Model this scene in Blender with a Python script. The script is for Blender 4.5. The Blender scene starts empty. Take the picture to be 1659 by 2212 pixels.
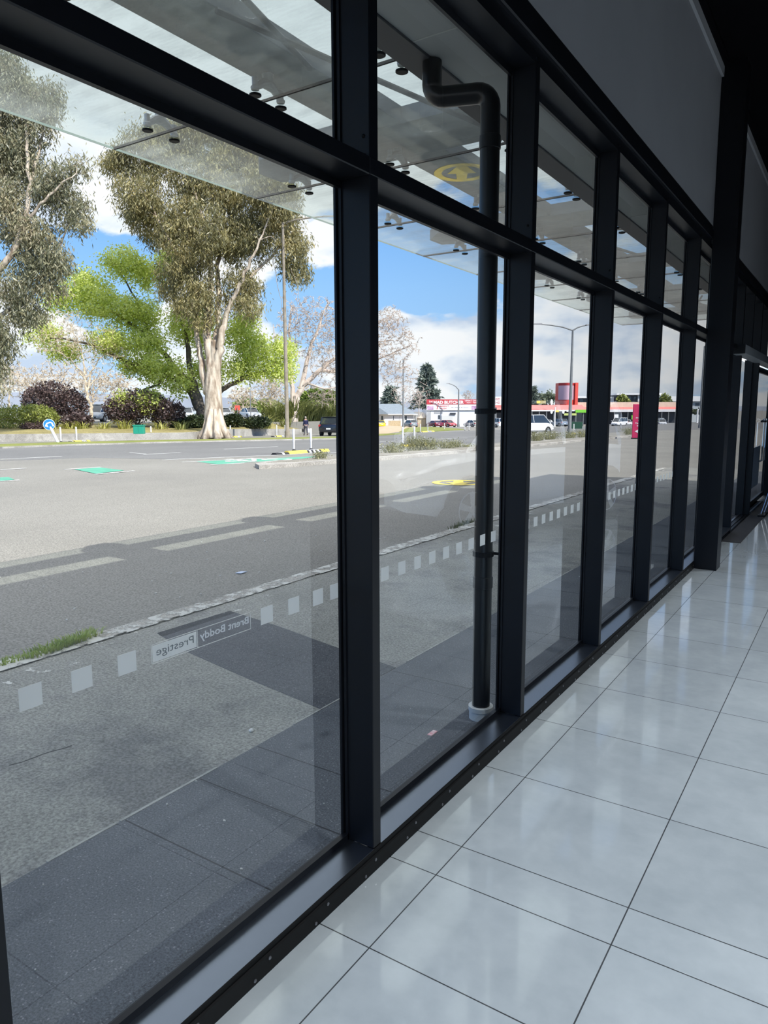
import bpy, math, random
import numpy as np
from mathutils import Vector, Matrix

S = bpy.context.scene
COL = S.collection
RNG = np.random.default_rng(7)
random.seed(7)
PI = math.pi

# ------------------------------------------------------------------ camera
EYE = Vector((0.0, 0.0, 1.56))
YAW, PIT, ROL, FPX = 0.5824, -0.1409, -0.0033, 1554.4
_f = Vector((-math.sin(YAW)*math.cos(PIT), math.cos(YAW)*math.cos(PIT), math.sin(PIT)))
_r0 = Vector((math.cos(YAW), math.sin(YAW), 0.0))
_u0 = _r0.cross(_f)
_r = math.cos(ROL)*_r0 + math.sin(ROL)*_u0
_u = -math.sin(ROL)*_r0 + math.cos(ROL)*_u0
cam_data = bpy.data.cameras.new('camera')
cam = bpy.data.objects.new('camera', cam_data)
COL.objects.link(cam)
cam.matrix_world = Matrix(((_r.x, _u.x, -_f.x, EYE.x), (_r.y, _u.y, -_f.y, EYE.y), (_r.z, _u.z, -_f.z, EYE.z), (0, 0, 0, 1)))
cam_data.sensor_fit = 'VERTICAL'
cam_data.sensor_height = 36.0
cam_data.lens = FPX*36.0/2212.0
cam_data.clip_start = 0.05
cam_data.clip_end = 3000
S.camera = cam

# ------------------------------------------------------------------ view and light
S.view_settings.view_transform = 'Standard'
S.view_settings.look = 'None'
S.view_settings.gamma = 1.0
S.view_settings.use_curve_mapping = False
S.view_settings.exposure = 0.32
S.cycles.max_bounces = 10
S.cycles.transparent_max_bounces = 24
S.cycles.glossy_bounces = 4
S.cycles.diffuse_bounces = 4
S.cycles.caustics_reflective = False
S.cycles.caustics_refractive = False
S.cycles.use_denoising = True

FILL_W = 235.0
SUN_DIR = Vector((-1.06, 0.235, -1.0)).normalized()
sun_d = bpy.data.lights.new('sun', 'SUN')
sun_d.energy = 5.7
sun_d.angle = 0.009
sun_d.color = (1.0, 0.955, 0.88)
sun = bpy.data.objects.new('sun', sun_d)
COL.objects.link(sun)
sun.location = (30, -10, 40)
sun.rotation_euler = SUN_DIR.to_track_quat('-Z', 'Y').to_euler()


def N(nt, typ, **kw):
    n = nt.nodes.new(typ)
    for k, v in kw.items():
        if k.startswith('_'):
            setattr(n, k[1:], v)
        else:
            key = int(k[1:]) if k[0] == 'i' and k[1:].isdigit() else k
            n.inputs[key].default_value = v
    return n


def ramp(nt, fac, stops):
    n = nt.nodes.new('ShaderNodeValToRGB')
    e = n.color_ramp.elements
    while len(e) > 1:
        e.remove(e[-1])
    e[0].position, e[0].color = stops[0][0], (*stops[0][1], 1)
    for p, c in stops[1:]:
        x = e.new(p)
        x.color = (*c, 1)
    nt.links.new(fac, n.inputs[0])
    return n.outputs[0]


def math_n(nt, op, a, b=None, clamp=False):
    n = nt.nodes.new('ShaderNodeMath')
    n.operation = op
    n.use_clamp = clamp
    for i, v in enumerate((a, b)):
        if v is None:
            continue
        if isinstance(v, (int, float)):
            n.inputs[i].default_value = v
        else:
            nt.links.new(v, n.inputs[i])
    return n.outputs[0]


def vmath(nt, op, a, b):
    n = nt.nodes.new('ShaderNodeVectorMath')
    n.operation = op
    for i, v in enumerate((a, b)):
        if isinstance(v, (tuple, list, Vector)):
            n.inputs[i].default_value = tuple(v)
        elif isinstance(v, (int, float)):
            n.inputs['Scale'].default_value = v
        else:
            nt.links.new(v, n.inputs[i])
    return n.outputs['Value'] if op in ('DOT_PRODUCT', 'LENGTH') else n.outputs[0]


def mixc(nt, fac, a, b, blend='MIX'):
    n = nt.nodes.new('ShaderNodeMix')
    n.data_type = 'RGBA'
    n.blend_type = blend
    for i, v in ((0, fac), (6, a), (7, b)):
        if isinstance(v, (int, float)):
            n.inputs[i].default_value = v
        elif isinstance(v, tuple):
            n.inputs[i].default_value = (*v, 1)
        else:
            nt.links.new(v, n.inputs[i])
    return n.outputs[2]


def ray_dir(px, py):
    return (_f + _r*((px-829.5)/FPX) - _u*((py-1106.0)/FPX)).normalized()


def make_world():
    w = bpy.data.worlds.new('spring_sky')
    S.world = w
    w.use_nodes = True
    nt = w.node_tree
    nt.nodes.clear()
    L = nt.links
    tc = nt.nodes.new('ShaderNodeTexCoord')
    nrm = vmath(nt, 'NORMALIZE', tc.outputs['Generated'], (0, 0, 0))
    sep = nt.nodes.new('ShaderNodeSeparateXYZ')
    L.new(nrm, sep.inputs[0])
    z = sep.outputs[2]
    base = ramp(nt, math_n(nt, 'MAXIMUM', z, 0.0), [(0.0, (0.50, 0.70, 0.93)), (0.06, (0.40, 0.65, 0.95)), (0.16, (0.31, 0.58, 0.97)),
                                                     (0.26, (0.19, 0.45, 0.92)), (0.36, (0.105, 0.31, 0.82)), (0.48, (0.075, 0.24, 0.72)), (1.0, (0.06, 0.19, 0.60))])
    # cloud plane: project the direction on a layer above
    den = math_n(nt, 'ADD', math_n(nt, 'MAXIMUM', z, 0.0), 0.13)
    comb = nt.nodes.new('ShaderNodeCombineXYZ')
    L.new(math_n(nt, 'DIVIDE', sep.outputs[0], den), comb.inputs[0])
    L.new(math_n(nt, 'DIVIDE', sep.outputs[1], den), comb.inputs[1])
    comb.inputs[2].default_value = 0.37
    n1 = N(nt, 'ShaderNodeTexNoise', Scale=1.35, Detail=7.0, Roughness=0.58)
    L.new(comb.outputs[0], n1.inputs['Vector'])
    # puffy noise straight on the sphere for the low cumulus
    n2 = N(nt, 'ShaderNodeTexNoise', Scale=9.0, Detail=8.0, Roughness=0.58, Lacunarity=2.1)
    sc = vmath(nt, 'MULTIPLY', nrm, (1.0, 1.0, 2.1))
    L.new(sc, n2.inputs['Vector'])
    # how much cloud where: a band low over the road ahead, little above the trees on the left, more overhead
    fwd = math_n(nt, 'ADD', math_n(nt, 'MULTIPLY', vmath(nt, 'DOT_PRODUCT', nrm, ray_dir(1350, 640)), 2.4), -1.72)
    low = ramp(nt, z, [(0.0, (0.06,)*3), (0.03, (0.10,)*3), (0.10, (0.12,)*3), (0.17, (0.05,)*3), (0.24, (0.0,)*3), (0.45, (0.02,)*3), (0.62, (0.14,)*3), (1.0, (0.2,)*3)])
    cover = math_n(nt, 'ADD', low, math_n(nt, 'MULTIPLY', math_n(nt, 'MAXIMUM', math_n(nt, 'MINIMUM', fwd, 0.6), -0.5), 0.16))

    def blob(px, py, rad, amp):
        d = vmath(nt, 'DOT_PRODUCT', nrm, ray_dir(px, py))
        n = nt.nodes.new('ShaderNodeMapRange')
        n.inputs[1].default_value = math.cos(rad)
        n.inputs[2].default_value = math.cos(rad*0.25)
        n.inputs[3].default_value = 0.0
        n.inputs[4].default_value = amp
        L.new(d, n.inputs[0])
        return n.outputs[0]
    for b in ((185, 395, 0.085, 0.40), (95, 480, 0.05, 0.15), (705, 540, 0.04, 0.3), (300, 20, 0.30, 0.55), (560, 60, 0.28, 0.55), (480, -150, 0.3, 0.5), (40, 745, 0.09, 0.3),
              (880, 230, 0.06, 0.22), (1240, 700, 0.10, 0.2), (960, 710, 0.09, 0.2), (1330, 800, 0.1, 0.1), (600, 800, 0.2, 0.12)):
        cover = math_n(nt, 'ADD', cover, blob(*b))
    for b in ((210, 250, 0.12, -0.3), (950, 610, 0.075, -0.42), (860, 560, 0.08, -0.4), (700, 640, 0.09, -0.4), (690, 480, 0.05, -0.3), (200, 560, 0.10, -0.45), (1100, 560, 0.1, -0.2)):
        cover = math_n(nt, 'ADD', cover, blob(*b))
    nz = math_n(nt, 'ADD', math_n(nt, 'MULTIPLY', n1.outputs[0], 0.45), math_n(nt, 'MULTIPLY', n2.outputs[0], 0.55))
    hw = nt.nodes.new('ShaderNodeMapRange')
    hw.interpolation_type = 'SMOOTHSTEP'
    hw.inputs[1].default_value = 0.24
    hw.inputs[2].default_value = 0.38
    L.new(z, hw.inputs[0])
    m = nt.nodes.new('ShaderNodeMapRange')
    m.interpolation_type = 'SMOOTHSTEP'
    m.inputs[1].default_value = 0.575
    m.inputs[2].default_value = 0.69
    L.new(math_n(nt, 'ADD', nz, cover), m.inputs[0])
    n3 = N(nt, 'ShaderNodeTexNoise', Scale=11.0, Detail=5.0)
    L.new(sc, n3.inputs['Vector'])
    ccol = ramp(nt, n3.outputs[0], [(0.36, (0.56, 0.66, 0.82)), (0.48, (0.85, 0.90, 0.96)), (0.57, (1.0, 1.0, 1.0))])
    ccol = mixc(nt, hw.outputs[0], ccol, (0.93, 0.97, 1.0))
    mcl = math_n(nt, 'MULTIPLY', m.outputs[0], 0.93)
    ov = nt.nodes.new('ShaderNodeMapRange')
    ov.interpolation_type = 'SMOOTHSTEP'
    ov.inputs[1].default_value = 0.48
    ov.inputs[2].default_value = 0.70
    L.new(z, ov.inputs[0])
    mcl = math_n(nt, 'MAXIMUM', mcl, math_n(nt, 'MULTIPLY', ov.outputs[0], 0.85))  # white cover forced on the unseen sky overhead to whiten the shade
    col = mixc(nt, mcl, base, mixc(nt, ov.outputs[0], ccol, (0.98, 0.97, 0.93)))
    # extra brightness in the unseen sky overhead and sunward, added to lift the shade
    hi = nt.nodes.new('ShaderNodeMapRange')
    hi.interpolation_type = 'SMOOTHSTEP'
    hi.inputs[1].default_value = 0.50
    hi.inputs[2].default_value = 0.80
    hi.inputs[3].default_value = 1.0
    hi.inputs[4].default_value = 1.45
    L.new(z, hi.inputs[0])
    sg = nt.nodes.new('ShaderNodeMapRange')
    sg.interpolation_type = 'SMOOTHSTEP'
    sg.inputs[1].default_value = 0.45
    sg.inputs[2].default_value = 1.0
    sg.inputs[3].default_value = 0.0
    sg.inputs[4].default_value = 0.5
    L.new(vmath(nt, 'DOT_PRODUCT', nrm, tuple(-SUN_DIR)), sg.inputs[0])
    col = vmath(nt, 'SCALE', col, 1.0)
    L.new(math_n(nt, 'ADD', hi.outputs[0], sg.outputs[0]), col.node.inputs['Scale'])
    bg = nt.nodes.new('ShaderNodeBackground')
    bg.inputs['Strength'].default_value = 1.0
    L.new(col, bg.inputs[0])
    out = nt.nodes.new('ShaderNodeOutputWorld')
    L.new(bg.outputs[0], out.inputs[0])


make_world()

# ------------------------------------------------------------------ materials
MATS = {}


def mat(name, col, rough=0.6, metal=0.0, spec=0.5, var=0.0, scale=8.0, bump=0.0, bscale=60.0, bdist=0.01, coat=0.0, col2=None, detail=5.0, alpha=None, emit=None, sub=None, space='Object', stretch=None):
    """principled material; colour varied by noise between col and col2 (or darker/lighter by var)"""
    if name in MATS:
        return MATS[name]
    m = bpy.data.materials.new(name)
    MATS[name] = m
    m.use_nodes = True
    nt = m.node_tree
    L = nt.links
    p = nt.nodes['Principled BSDF']
    p.inputs['Base Color'].default_value = (*col, 1)
    p.inputs['Roughness'].default_value = rough
    p.inputs['Metallic'].default_value = metal
    p.inputs['Specular IOR Level'].default_value = spec
    p.inputs['Coat Weight'].default_value = coat
    tc = nt.nodes.new('ShaderNodeTexCoord')
    if var or col2:
        a = col if col2 else tuple(c*(1-var) for c in col)
        b = col2 if col2 else tuple(min(1, c*(1+var)) for c in col)
        n = N(nt, 'ShaderNodeTexNoise', Scale=scale, Detail=detail)
        if stretch:
            mp = nt.nodes.new('ShaderNodeMapping')
            mp.inputs['Scale'].default_value = stretch
            L.new(tc.outputs[space], mp.inputs[0])
            L.new(mp.outputs[0], n.inputs['Vector'])
        else:
            L.new(tc.outputs[space], n.inputs['Vector'])
        c = ramp(nt, n.outputs[0], [(0.33, a), (0.67, b)])
        L.new(c, p.inputs['Base Color'])
    if bump:
        n = N(nt, 'ShaderNodeTexNoise', Scale=bscale, Detail=4.0)
        L.new(tc.outputs[space], n.inputs['Vector'])
        b = N(nt, 'ShaderNodeBump', Strength=bump, Distance=bdist)
        L.new(n.outputs[0], b.inputs['Height'])
        L.new(b.outputs[0], p.inputs['Normal'])
    if emit:
        p.inputs['Emission Color'].default_value = (*emit[0], 1)
        p.inputs['Emission Strength'].default_value = emit[1]
    return m


def leaf_mat(name, cols, scale=1.4, trans=0.35, rough=0.5):
    if name in MATS:
        return MATS[name]
    m = bpy.data.materials.new(name)
    MATS[name] = m
    m.use_nodes = True
    nt = m.node_tree
    L = nt.links
    nt.nodes.remove(nt.nodes['Principled BSDF'])
    geo = nt.nodes.new('ShaderNodeNewGeometry')
    tc = nt.nodes.new('ShaderNodeTexCoord')
    n = N(nt, 'ShaderNodeTexNoise', Scale=scale, Detail=3.0)
    L.new(tc.outputs['Object'], n.inputs['Vector'])
    f = math_n(nt, 'ADD', math_n(nt, 'MULTIPLY', geo.outputs['Random Per Island'], 0.55), math_n(nt, 'MULTIPLY', math_n(nt, 'SUBTRACT', n.outputs[0], 0.28), 1.0))
    k = len(cols)
    c = ramp(nt, f, [(0.1+0.8*i/(k-1), cols[i]) for i in range(k)])
    d = N(nt, 'ShaderNodeBsdfDiffuse')
    t = N(nt, 'ShaderNodeBsdfTranslucent')
    g = N(nt, 'ShaderNodeBsdfGlossy', Roughness=rough)
    L.new(c, d.inputs[0])
    L.new(c, t.inputs[0])
    mx = N(nt, 'ShaderNodeMixShader')
    mx.inputs[0].default_value = trans
    L.new(d.outputs[0], mx.inputs[1])
    L.new(t.outputs[0], mx.inputs[2])
    mx2 = N(nt, 'ShaderNodeMixShader')
    mx2.inputs[0].default_value = 0.06
    L.new(mx.outputs[0], mx2.inputs[1])
    L.new(g.outputs[0], mx2.inputs[2])
    L.new(mx2.outputs[0], nt.nodes['Material Output'].inputs[0])
    return m


def glass_mat(name, tint=(0.93, 0.96, 0.955), refl=1.0, sheets=1.0, dirt=0.0, dirt_col=(0.75, 0.8, 0.78), dscale=(2.0, 2.0, 2.0)):
    m = bpy.data.materials.new(name)
    MATS[name] = m
    m.use_nodes = True
    nt = m.node_tree
    L = nt.links
    nt.nodes.remove(nt.nodes['Principled BSDF'])
    fr = N(nt, 'ShaderNodeFresnel', IOR=1.5)
    tr = N(nt, 'ShaderNodeBsdfTransparent')
    tr.inputs[0].default_value = (*tint, 1)
    gl = N(nt, 'ShaderNodeBsdfGlossy', Roughness=0.0)
    gl.inputs[0].default_value = (refl, refl, refl, 1)
    mx = N(nt, 'ShaderNodeMixShader')
    geo = nt.nodes.new('ShaderNodeNewGeometry')
    # the fresnel of a thin sheet is the same from both sides: use the outward side only
    # several parallel surfaces of a sealed unit reflect n*R/(1+(n-1)*R)
    rn = math_n(nt, 'DIVIDE', math_n(nt, 'MULTIPLY', fr.outputs[0], sheets), math_n(nt, 'ADD', math_n(nt, 'MULTIPLY', fr.outputs[0], sheets-1.0), 1.0))
    L.new(math_n(nt, 'MULTIPLY', rn, math_n(nt, 'SUBTRACT', 1.0, geo.outputs['Backfacing'])), mx.inputs[0])
    L.new(tr.outputs[0], mx.inputs[1])
    L.new(gl.outputs[0], mx.inputs[2])
    res = mx.outputs[0]
    if dirt:
        tc = nt.nodes.new('ShaderNodeTexCoord')
        mp = nt.nodes.new('ShaderNodeMapping')
        mp.inputs['Scale'].default_value = dscale
        L.new(tc.outputs['Object'], mp.inputs[0])
        n = N(nt, 'ShaderNodeTexNoise', Scale=1.0, Detail=9.0, Roughness=0.68)
        L.new(mp.outputs[0], n.inputs['Vector'])
        r = nt.nodes.new('ShaderNodeMapRange')
        r.inputs[1].default_value = 0.42
        r.inputs[2].default_value = 0.78
        r.inputs[3].default_value = dirt*0.45
        r.inputs[4].default_value = dirt*2.6
        L.new(n.outputs[0], r.inputs[0])
        d = N(nt, 'ShaderNodeBsdfDiffuse')
        t = N(nt, 'ShaderNodeBsdfTranslucent')
        d.inputs[0].default_value = (*dirt_col, 1)
        t.inputs[0].default_value = (*dirt_col, 1)
        md = N(nt, 'ShaderNodeMixShader')
        md.inputs[0].default_value = 0.5
        L.new(d.outputs[0], md.inputs[1])
        L.new(t.outputs[0], md.inputs[2])
        m3 = N(nt, 'ShaderNodeMixShader')
        L.new(r.outputs[0], m3.inputs[0])
        L.new(res, m3.inputs[1])
        L.new(md.outputs[0], m3.inputs[2])
        res = m3.outputs[0]
    L.new(res, nt.nodes['Material Output'].inputs[0])
    return m


def ground_mat(name, cols, fine=90.0, coarse=0.5, crack=0.0, bump=0.35, rough=0.85, speck=0.0, stain=0.0, stain_col=(0.05, 0.05, 0.05), stain_scale=0.8):
    if name in MATS:
        return MATS[name]
    m = bpy.data.materials.new(name)
    MATS[name] = m
    m.use_nodes = True
    nt = m.node_tree
    L = nt.links
    p = nt.nodes['Principled BSDF']
    p.inputs['Roughness'].default_value = rough
    p.inputs['Specular IOR Level'].default_value = 0.25
    tc = nt.nodes.new('ShaderNodeTexCoord')
    P = tc.outputs['Object']
    a = N(nt, 'ShaderNodeTexNoise', Scale=coarse, Detail=6.0, Roughness=0.6)
    b = N(nt, 'ShaderNodeTexNoise', Scale=fine, Detail=3.0, Roughness=0.7)
    L.new(P, a.inputs['Vector'])
    L.new(P, b.inputs['Vector'])
    c = ramp(nt, a.outputs[0], [(0.3, cols[0]), (0.7, cols[1])])
    if stain:
        s = N(nt, 'ShaderNodeTexNoise', Scale=stain_scale, Detail=8.0, Roughness=0.65)
        L.new(P, s.inputs['Vector'])
        f = ramp(nt, s.outputs[0], [(0.50, (0,)*3), (0.62, (stain,)*3)])
        c = mixc(nt, f, c, stain_col)
    bf = ramp(nt, b.outputs[0], [(0.35, (0.62,)*3), (0.65, (1.38,)*3)])
    c = mixc(nt, 1.0, c, bf, 'MULTIPLY')
    if crack:
        v = N(nt, 'ShaderNodeTexVoronoi', Scale=crack)
        v.feature = 'DISTANCE_TO_EDGE'
        wob = N(nt, 'ShaderNodeTexNoise', Scale=1.6, Detail=5.0)
        L.new(P, wob.inputs['Vector'])
        L.new(vmath(nt, 'ADD', P, vmath(nt, 'SCALE', wob.outputs['Color'], 0.9)), v.inputs['Vector'])
        f = ramp(nt, v.outputs['Distance'], [(0.0, (0.75,)*3), (0.012, (0.0,)*3)])
        c = mixc(nt, f, c, (0.03, 0.03, 0.03))
    if speck:
        v = N(nt, 'ShaderNodeTexVoronoi', Scale=210.0)
        L.new(P, v.inputs['Vector'])
        sp = nt.nodes.new('ShaderNodeSeparateColor')
        L.new(v.outputs['Color'], sp.inputs[0])
        f = ramp(nt, sp.outputs[0], [(1-speck, (0,)*3), (1.0, (0.55,)*3)])
        c = mixc(nt, f, c, (0.42, 0.42, 0.44))
    L.new(c, p.inputs['Base Color'])
    bm = N(nt, 'ShaderNodeBump', Strength=bump, Distance=0.004)
    L.new(b.outputs[0], bm.inputs['Height'])
    L.new(bm.outputs[0], p.inputs['Normal'])
    return m


def tile_floor_mat():
    m = bpy.data.materials.new('polished grey porcelain tile')
    m.use_nodes = True
    nt = m.node_tree
    L = nt.links
    p = nt.nodes['Principled BSDF']
    tc = nt.nodes.new('ShaderNodeTexCoord')
    P = tc.outputs['Object']
    sep = nt.nodes.new('ShaderNodeSeparateXYZ')
    L.new(P, sep.inputs[0])
    T = 0.589
    def line(v, off):
        t = math_n(nt, 'MODULO', math_n(nt, 'ADD', v, 100*T-off), T)
        d = math_n(nt, 'MINIMUM', t, math_n(nt, 'SUBTRACT', T, t))
        return math_n(nt, 'LESS_THAN', d, 0.0021)
    gx = line(sep.outputs[0], -1.089)
    gy = line(sep.outputs[1], 2.156)
    ex = math_n(nt, 'LESS_THAN', math_n(nt, 'ABSOLUTE', math_n(nt, 'SUBTRACT', sep.outputs[1], 1.966)), 0.0021)
    g = math_n(nt, 'MAXIMUM', math_n(nt, 'MAXIMUM', gx, gy), ex)
    n = N(nt, 'ShaderNodeTexNoise', Scale=3.2, Detail=7.0, Roughness=0.62)
    L.new(P, n.inputs['Vector'])
    n2 = N(nt, 'ShaderNodeTexNoise', Scale=16.0, Detail=5.0)
    L.new(P, n2.inputs['Vector'])
    # every tile a shade of its own
    cell = nt.nodes.new('ShaderNodeCombineXYZ')
    L.new(math_n(nt, 'FLOOR', math_n(nt, 'DIVIDE', math_n(nt, 'ADD', sep.outputs[0], 1.089+50*T), T)), cell.inputs[0])
    L.new(math_n(nt, 'FLOOR', math_n(nt, 'DIVIDE', math_n(nt, 'ADD', sep.outputs[1], 50*T-2.156), T)), cell.inputs[1])
    wn = nt.nodes.new('ShaderNodeTexWhiteNoise')
    L.new(cell.outputs[0], wn.inputs['Vector'])
    c = ramp(nt, math_n(nt, 'ADD', math_n(nt, 'MULTIPLY', n.outputs[0], 0.75), math_n(nt, 'MULTIPLY', n2.outputs[0], 0.25)), [(0.35, (0.50, 0.545, 0.575)), (0.66, (0.62, 0.665, 0.69))])
    c = mixc(nt, 1.0, c, ramp(nt, wn.outputs['Value'], [(0.0, (0.95,)*3), (1.0, (1.03,)*3)]), 'MULTIPLY')
    c = mixc(nt, g, c, (0.035, 0.04, 0.045))
    L.new(c, p.inputs['Base Color'])
    rr = ramp(nt, n2.outputs[0], [(0.3, (0.07,)*3), (0.7, (0.15,)*3)])
    L.new(mixc(nt, g, rr, (0.7, 0.7, 0.7)), p.inputs['Roughness'])
    p.inputs['Specular IOR Level'].default_value = 0.8
    p.inputs['Coat Weight'].default_value = 1.0
    p.inputs['Coat Roughness'].default_value = 0.06
    p.inputs['Coat IOR'].default_value = 1.55
    bm = N(nt, 'ShaderNodeBump', Strength=0.25, Distance=0.0015)
    n4 = N(nt, 'ShaderNodeTexNoise', Scale=26.0, Detail=4.0)
    L.new(P, n4.inputs['Vector'])
    L.new(math_n(nt, 'SUBTRACT', math_n(nt, 'MULTIPLY', n4.outputs[0], 0.22), g), bm.inputs['Height'])
    L.new(bm.outputs[0], p.inputs['Normal'])
    return m


def frost_mat(name, col, through=0.3):
    m = bpy.data.materials.new(name)
    MATS[name] = m
    m.use_nodes = True
    nt = m.node_tree
    nt.nodes.remove(nt.nodes['Principled BSDF'])
    d = N(nt, 'ShaderNodeBsdfDiffuse')
    t = N(nt, 'ShaderNodeBsdfTranslucent')
    c = N(nt, 'ShaderNodeBsdfTransparent')
    d.inputs[0].default_value = (*col, 1)
    t.inputs[0].default_value = (*col, 1)
    a = N(nt, 'ShaderNodeMixShader')
    a.inputs[0].default_value = 0.6
    b = N(nt, 'ShaderNodeMixShader')
    b.inputs[0].default_value = through
    nt.links.new(d.outputs[0], a.inputs[1])
    nt.links.new(t.outputs[0], a.inputs[2])
    nt.links.new(a.outputs[0], b.inputs[1])
    nt.links.new(c.outputs[0], b.inputs[2])
    nt.links.new(b.outputs[0], nt.nodes['Material Output'].inputs[0])
    return m


# ------------------------------------------------------------------ mesh helpers
class MB:
    """collects faces; build() links them as ONE mesh object"""
    def __init__(self):
        self.v, self.f, self.mi, self.cur = [], [], [], 0

    def add(self, vs, fs):
        o = len(self.v)
        self.v += [tuple(x) for x in vs]
        self.f += [tuple(i+o for i in f) for f in fs]
        self.mi += [self.cur]*len(fs)
        return self

    def box(self, x0, x1, y0, y1, z0, z1, bev=0.0):
        if bev <= 0:
            vs = [(x, y, z) for z in (z0, z1) for y in (y0, y1) for x in (x0, x1)]
            return self.add(vs, [(0, 2, 3, 1), (4, 5, 7, 6), (0, 1, 5, 4), (2, 6, 7, 3), (0, 4, 6, 2), (1, 3, 7, 5)])
        b = min(bev, abs(x1-x0)*.45, abs(y1-y0)*.45, abs(z1-z0)*.45)
        # chamfered box: 24 corner points
        X, Y, Z = (x0, x1), (y0, y1), (z0, z1)
        idx, vs = {}, []
        for i in (0, 1):
            for j in (0, 1):
                for k in (0, 1):
                    sx, sy, sz = (1, -1)[i], (1, -1)[j], (1, -1)[k]
                    for a in range(3):
                        idx[i, j, k, a] = len(vs)
                        vs.append((X[i]+(sx*b if a != 0 else 0), Y[j]+(sy*b if a != 1 else 0), Z[k]+(sz*b if a != 2 else 0)))
        fs = []
        for s in (0, 1):
            q = [(0, 0), (0, 1), (1, 1), (1, 0)]
            fs.append([idx[s, a, c, 0] for a, c in (q if s == 0 else q[::-1])])
            fs.append([idx[a, s, c, 1] for a, c in (q[::-1] if s == 0 else q)])
            fs.append([idx[a, c, s, 2] for a, c in (q if s == 0 else q[::-1])])
        for i in (0, 1):
            for j in (0, 1):
                fs.append([idx[i, j, 0, 0], idx[i, j, 0, 1], idx[i, j, 1, 1], idx[i, j, 1, 0]])
                fs.append([idx[i, 0, j, 0], idx[i, 0, j, 2], idx[i, 1, j, 2], idx[i, 1, j, 0]])
                fs.append([idx[0, i, j, 1], idx[0, i, j, 2], idx[1, i, j, 2], idx[1, i, j, 1]])
        for i in (0, 1):
            for j in (0, 1):
                for k in (0, 1):
                    fs.append([idx[i, j, k, 0], idx[i, j, k, 1], idx[i, j, k, 2]])
        return self.add(vs, fs)

    def tube(self, pts, rad, n=8, cap=True):
        pts = [Vector(p) for p in pts]
        if isinstance(rad, (int, float)):
            rad = [rad]*len(pts)
        rad = [float(x) for x in rad]
        vs, fs = [], []
        prev = None
        for i, p in enumerate(pts):
            a = pts[max(i-1, 0)]
            b = pts[min(i+1, len(pts)-1)]
            d = (b-a).normalized() if (b-a).length > 1e-9 else Vector((0, 0, 1))
            if prev is None:
                ref = Vector((0, 0, 1)) if abs(d.z) < 0.9 else Vector((1, 0, 0))
                s = d.cross(ref).normalized()
            else:
                s = (prev - d*prev.dot(d)).normalized()
            prev = s
            t = d.cross(s)
            for k in range(n):
                an = 2*PI*k/n
                vs.append(p + rad[i]*(math.cos(an)*s + math.sin(an)*t))
        m = len(pts)
        for i in range(m-1):
            for k in range(n):
                fs.append((i*n+k, i*n+(k+1) % n, (i+1)*n+(k+1) % n, (i+1)*n+k))
        if cap:
            fs.append(tuple(range(n-1, -1, -1)))
            fs.append(tuple((m-1)*n+k for k in range(n)))
        return self.add(vs, fs)

    def lathe(self, prof, c=(0, 0, 0), n=16, axis='z'):
        vs, fs = [], []
        for r, h in prof:
            for k in range(n):
                a = 2*PI*k/n
                x, y = r*math.cos(a), r*math.sin(a)
                p = {'z': (x, y, h), 'y': (x, h, y), 'x': (h, x, y)}[axis]
                vs.append((c[0]+p[0], c[1]+p[1], c[2]+p[2]))
        m = len(prof)
        for i in range(m-1):
            for k in range(n):
                fs.append((i*n+k, i*n+(k+1) % n, (i+1)*n+(k+1) % n, (i+1)*n+k))
        fs.append(tuple(range(n-1, -1, -1)))
        fs.append(tuple((m-1)*n+k for k in range(n)))
        return self.add(vs, fs)

    def poly(self, pts):
        return self.add(pts, [tuple(range(len(pts)))])

    def prism(self, pts, d):
        """pts: planar outline, d: extrusion vector"""
        n = len(pts)
        q = [tuple(Vector(p)+Vector(d)) for p in pts]
        fs = [tuple(range(n-1, -1, -1)), tuple(range(n, 2*n))]
        fs += [(i, (i+1) % n, (i+1) % n+n, i+n) for i in range(n)]
        return self.add(list(pts)+q, fs)

    def build(self, name, mats, parent=None, smooth=False, local=False):
        """vertices are in world space unless local; stored relative to the parent's chain"""
        me = bpy.data.meshes.new(name)
        off = Vector((0, 0, 0))
        if parent is not None and not local:
            q = parent
            while q is not None:
                off += q.location
                q = q.parent
        me.from_pydata([(v[0]-off.x, v[1]-off.y, v[2]-off.z) for v in self.v], [], self.f)
        if not isinstance(mats, (list, tuple)):
            mats = [mats]
        for m in mats:
            me.materials.append(m)
        if len(mats) > 1:
            me.polygons.foreach_set('material_index', self.mi)
        if smooth:
            me.polygons.foreach_set('use_smooth', [True]*len(me.polygons))
        me.update()
        fix_normals(me)
        if smooth == 'auto':
            me.set_sharp_from_angle(angle=math.radians(35))
        o = bpy.data.objects.new(name, me)
        COL.objects.link(o)
        if parent is not None:
            o.parent = parent
        return o


import bmesh


def fix_normals(me):
    b = bmesh.new()
    b.from_mesh(me)
    bmesh.ops.recalc_face_normals(b, faces=b.faces)
    b.to_mesh(me)
    b.free()


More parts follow.
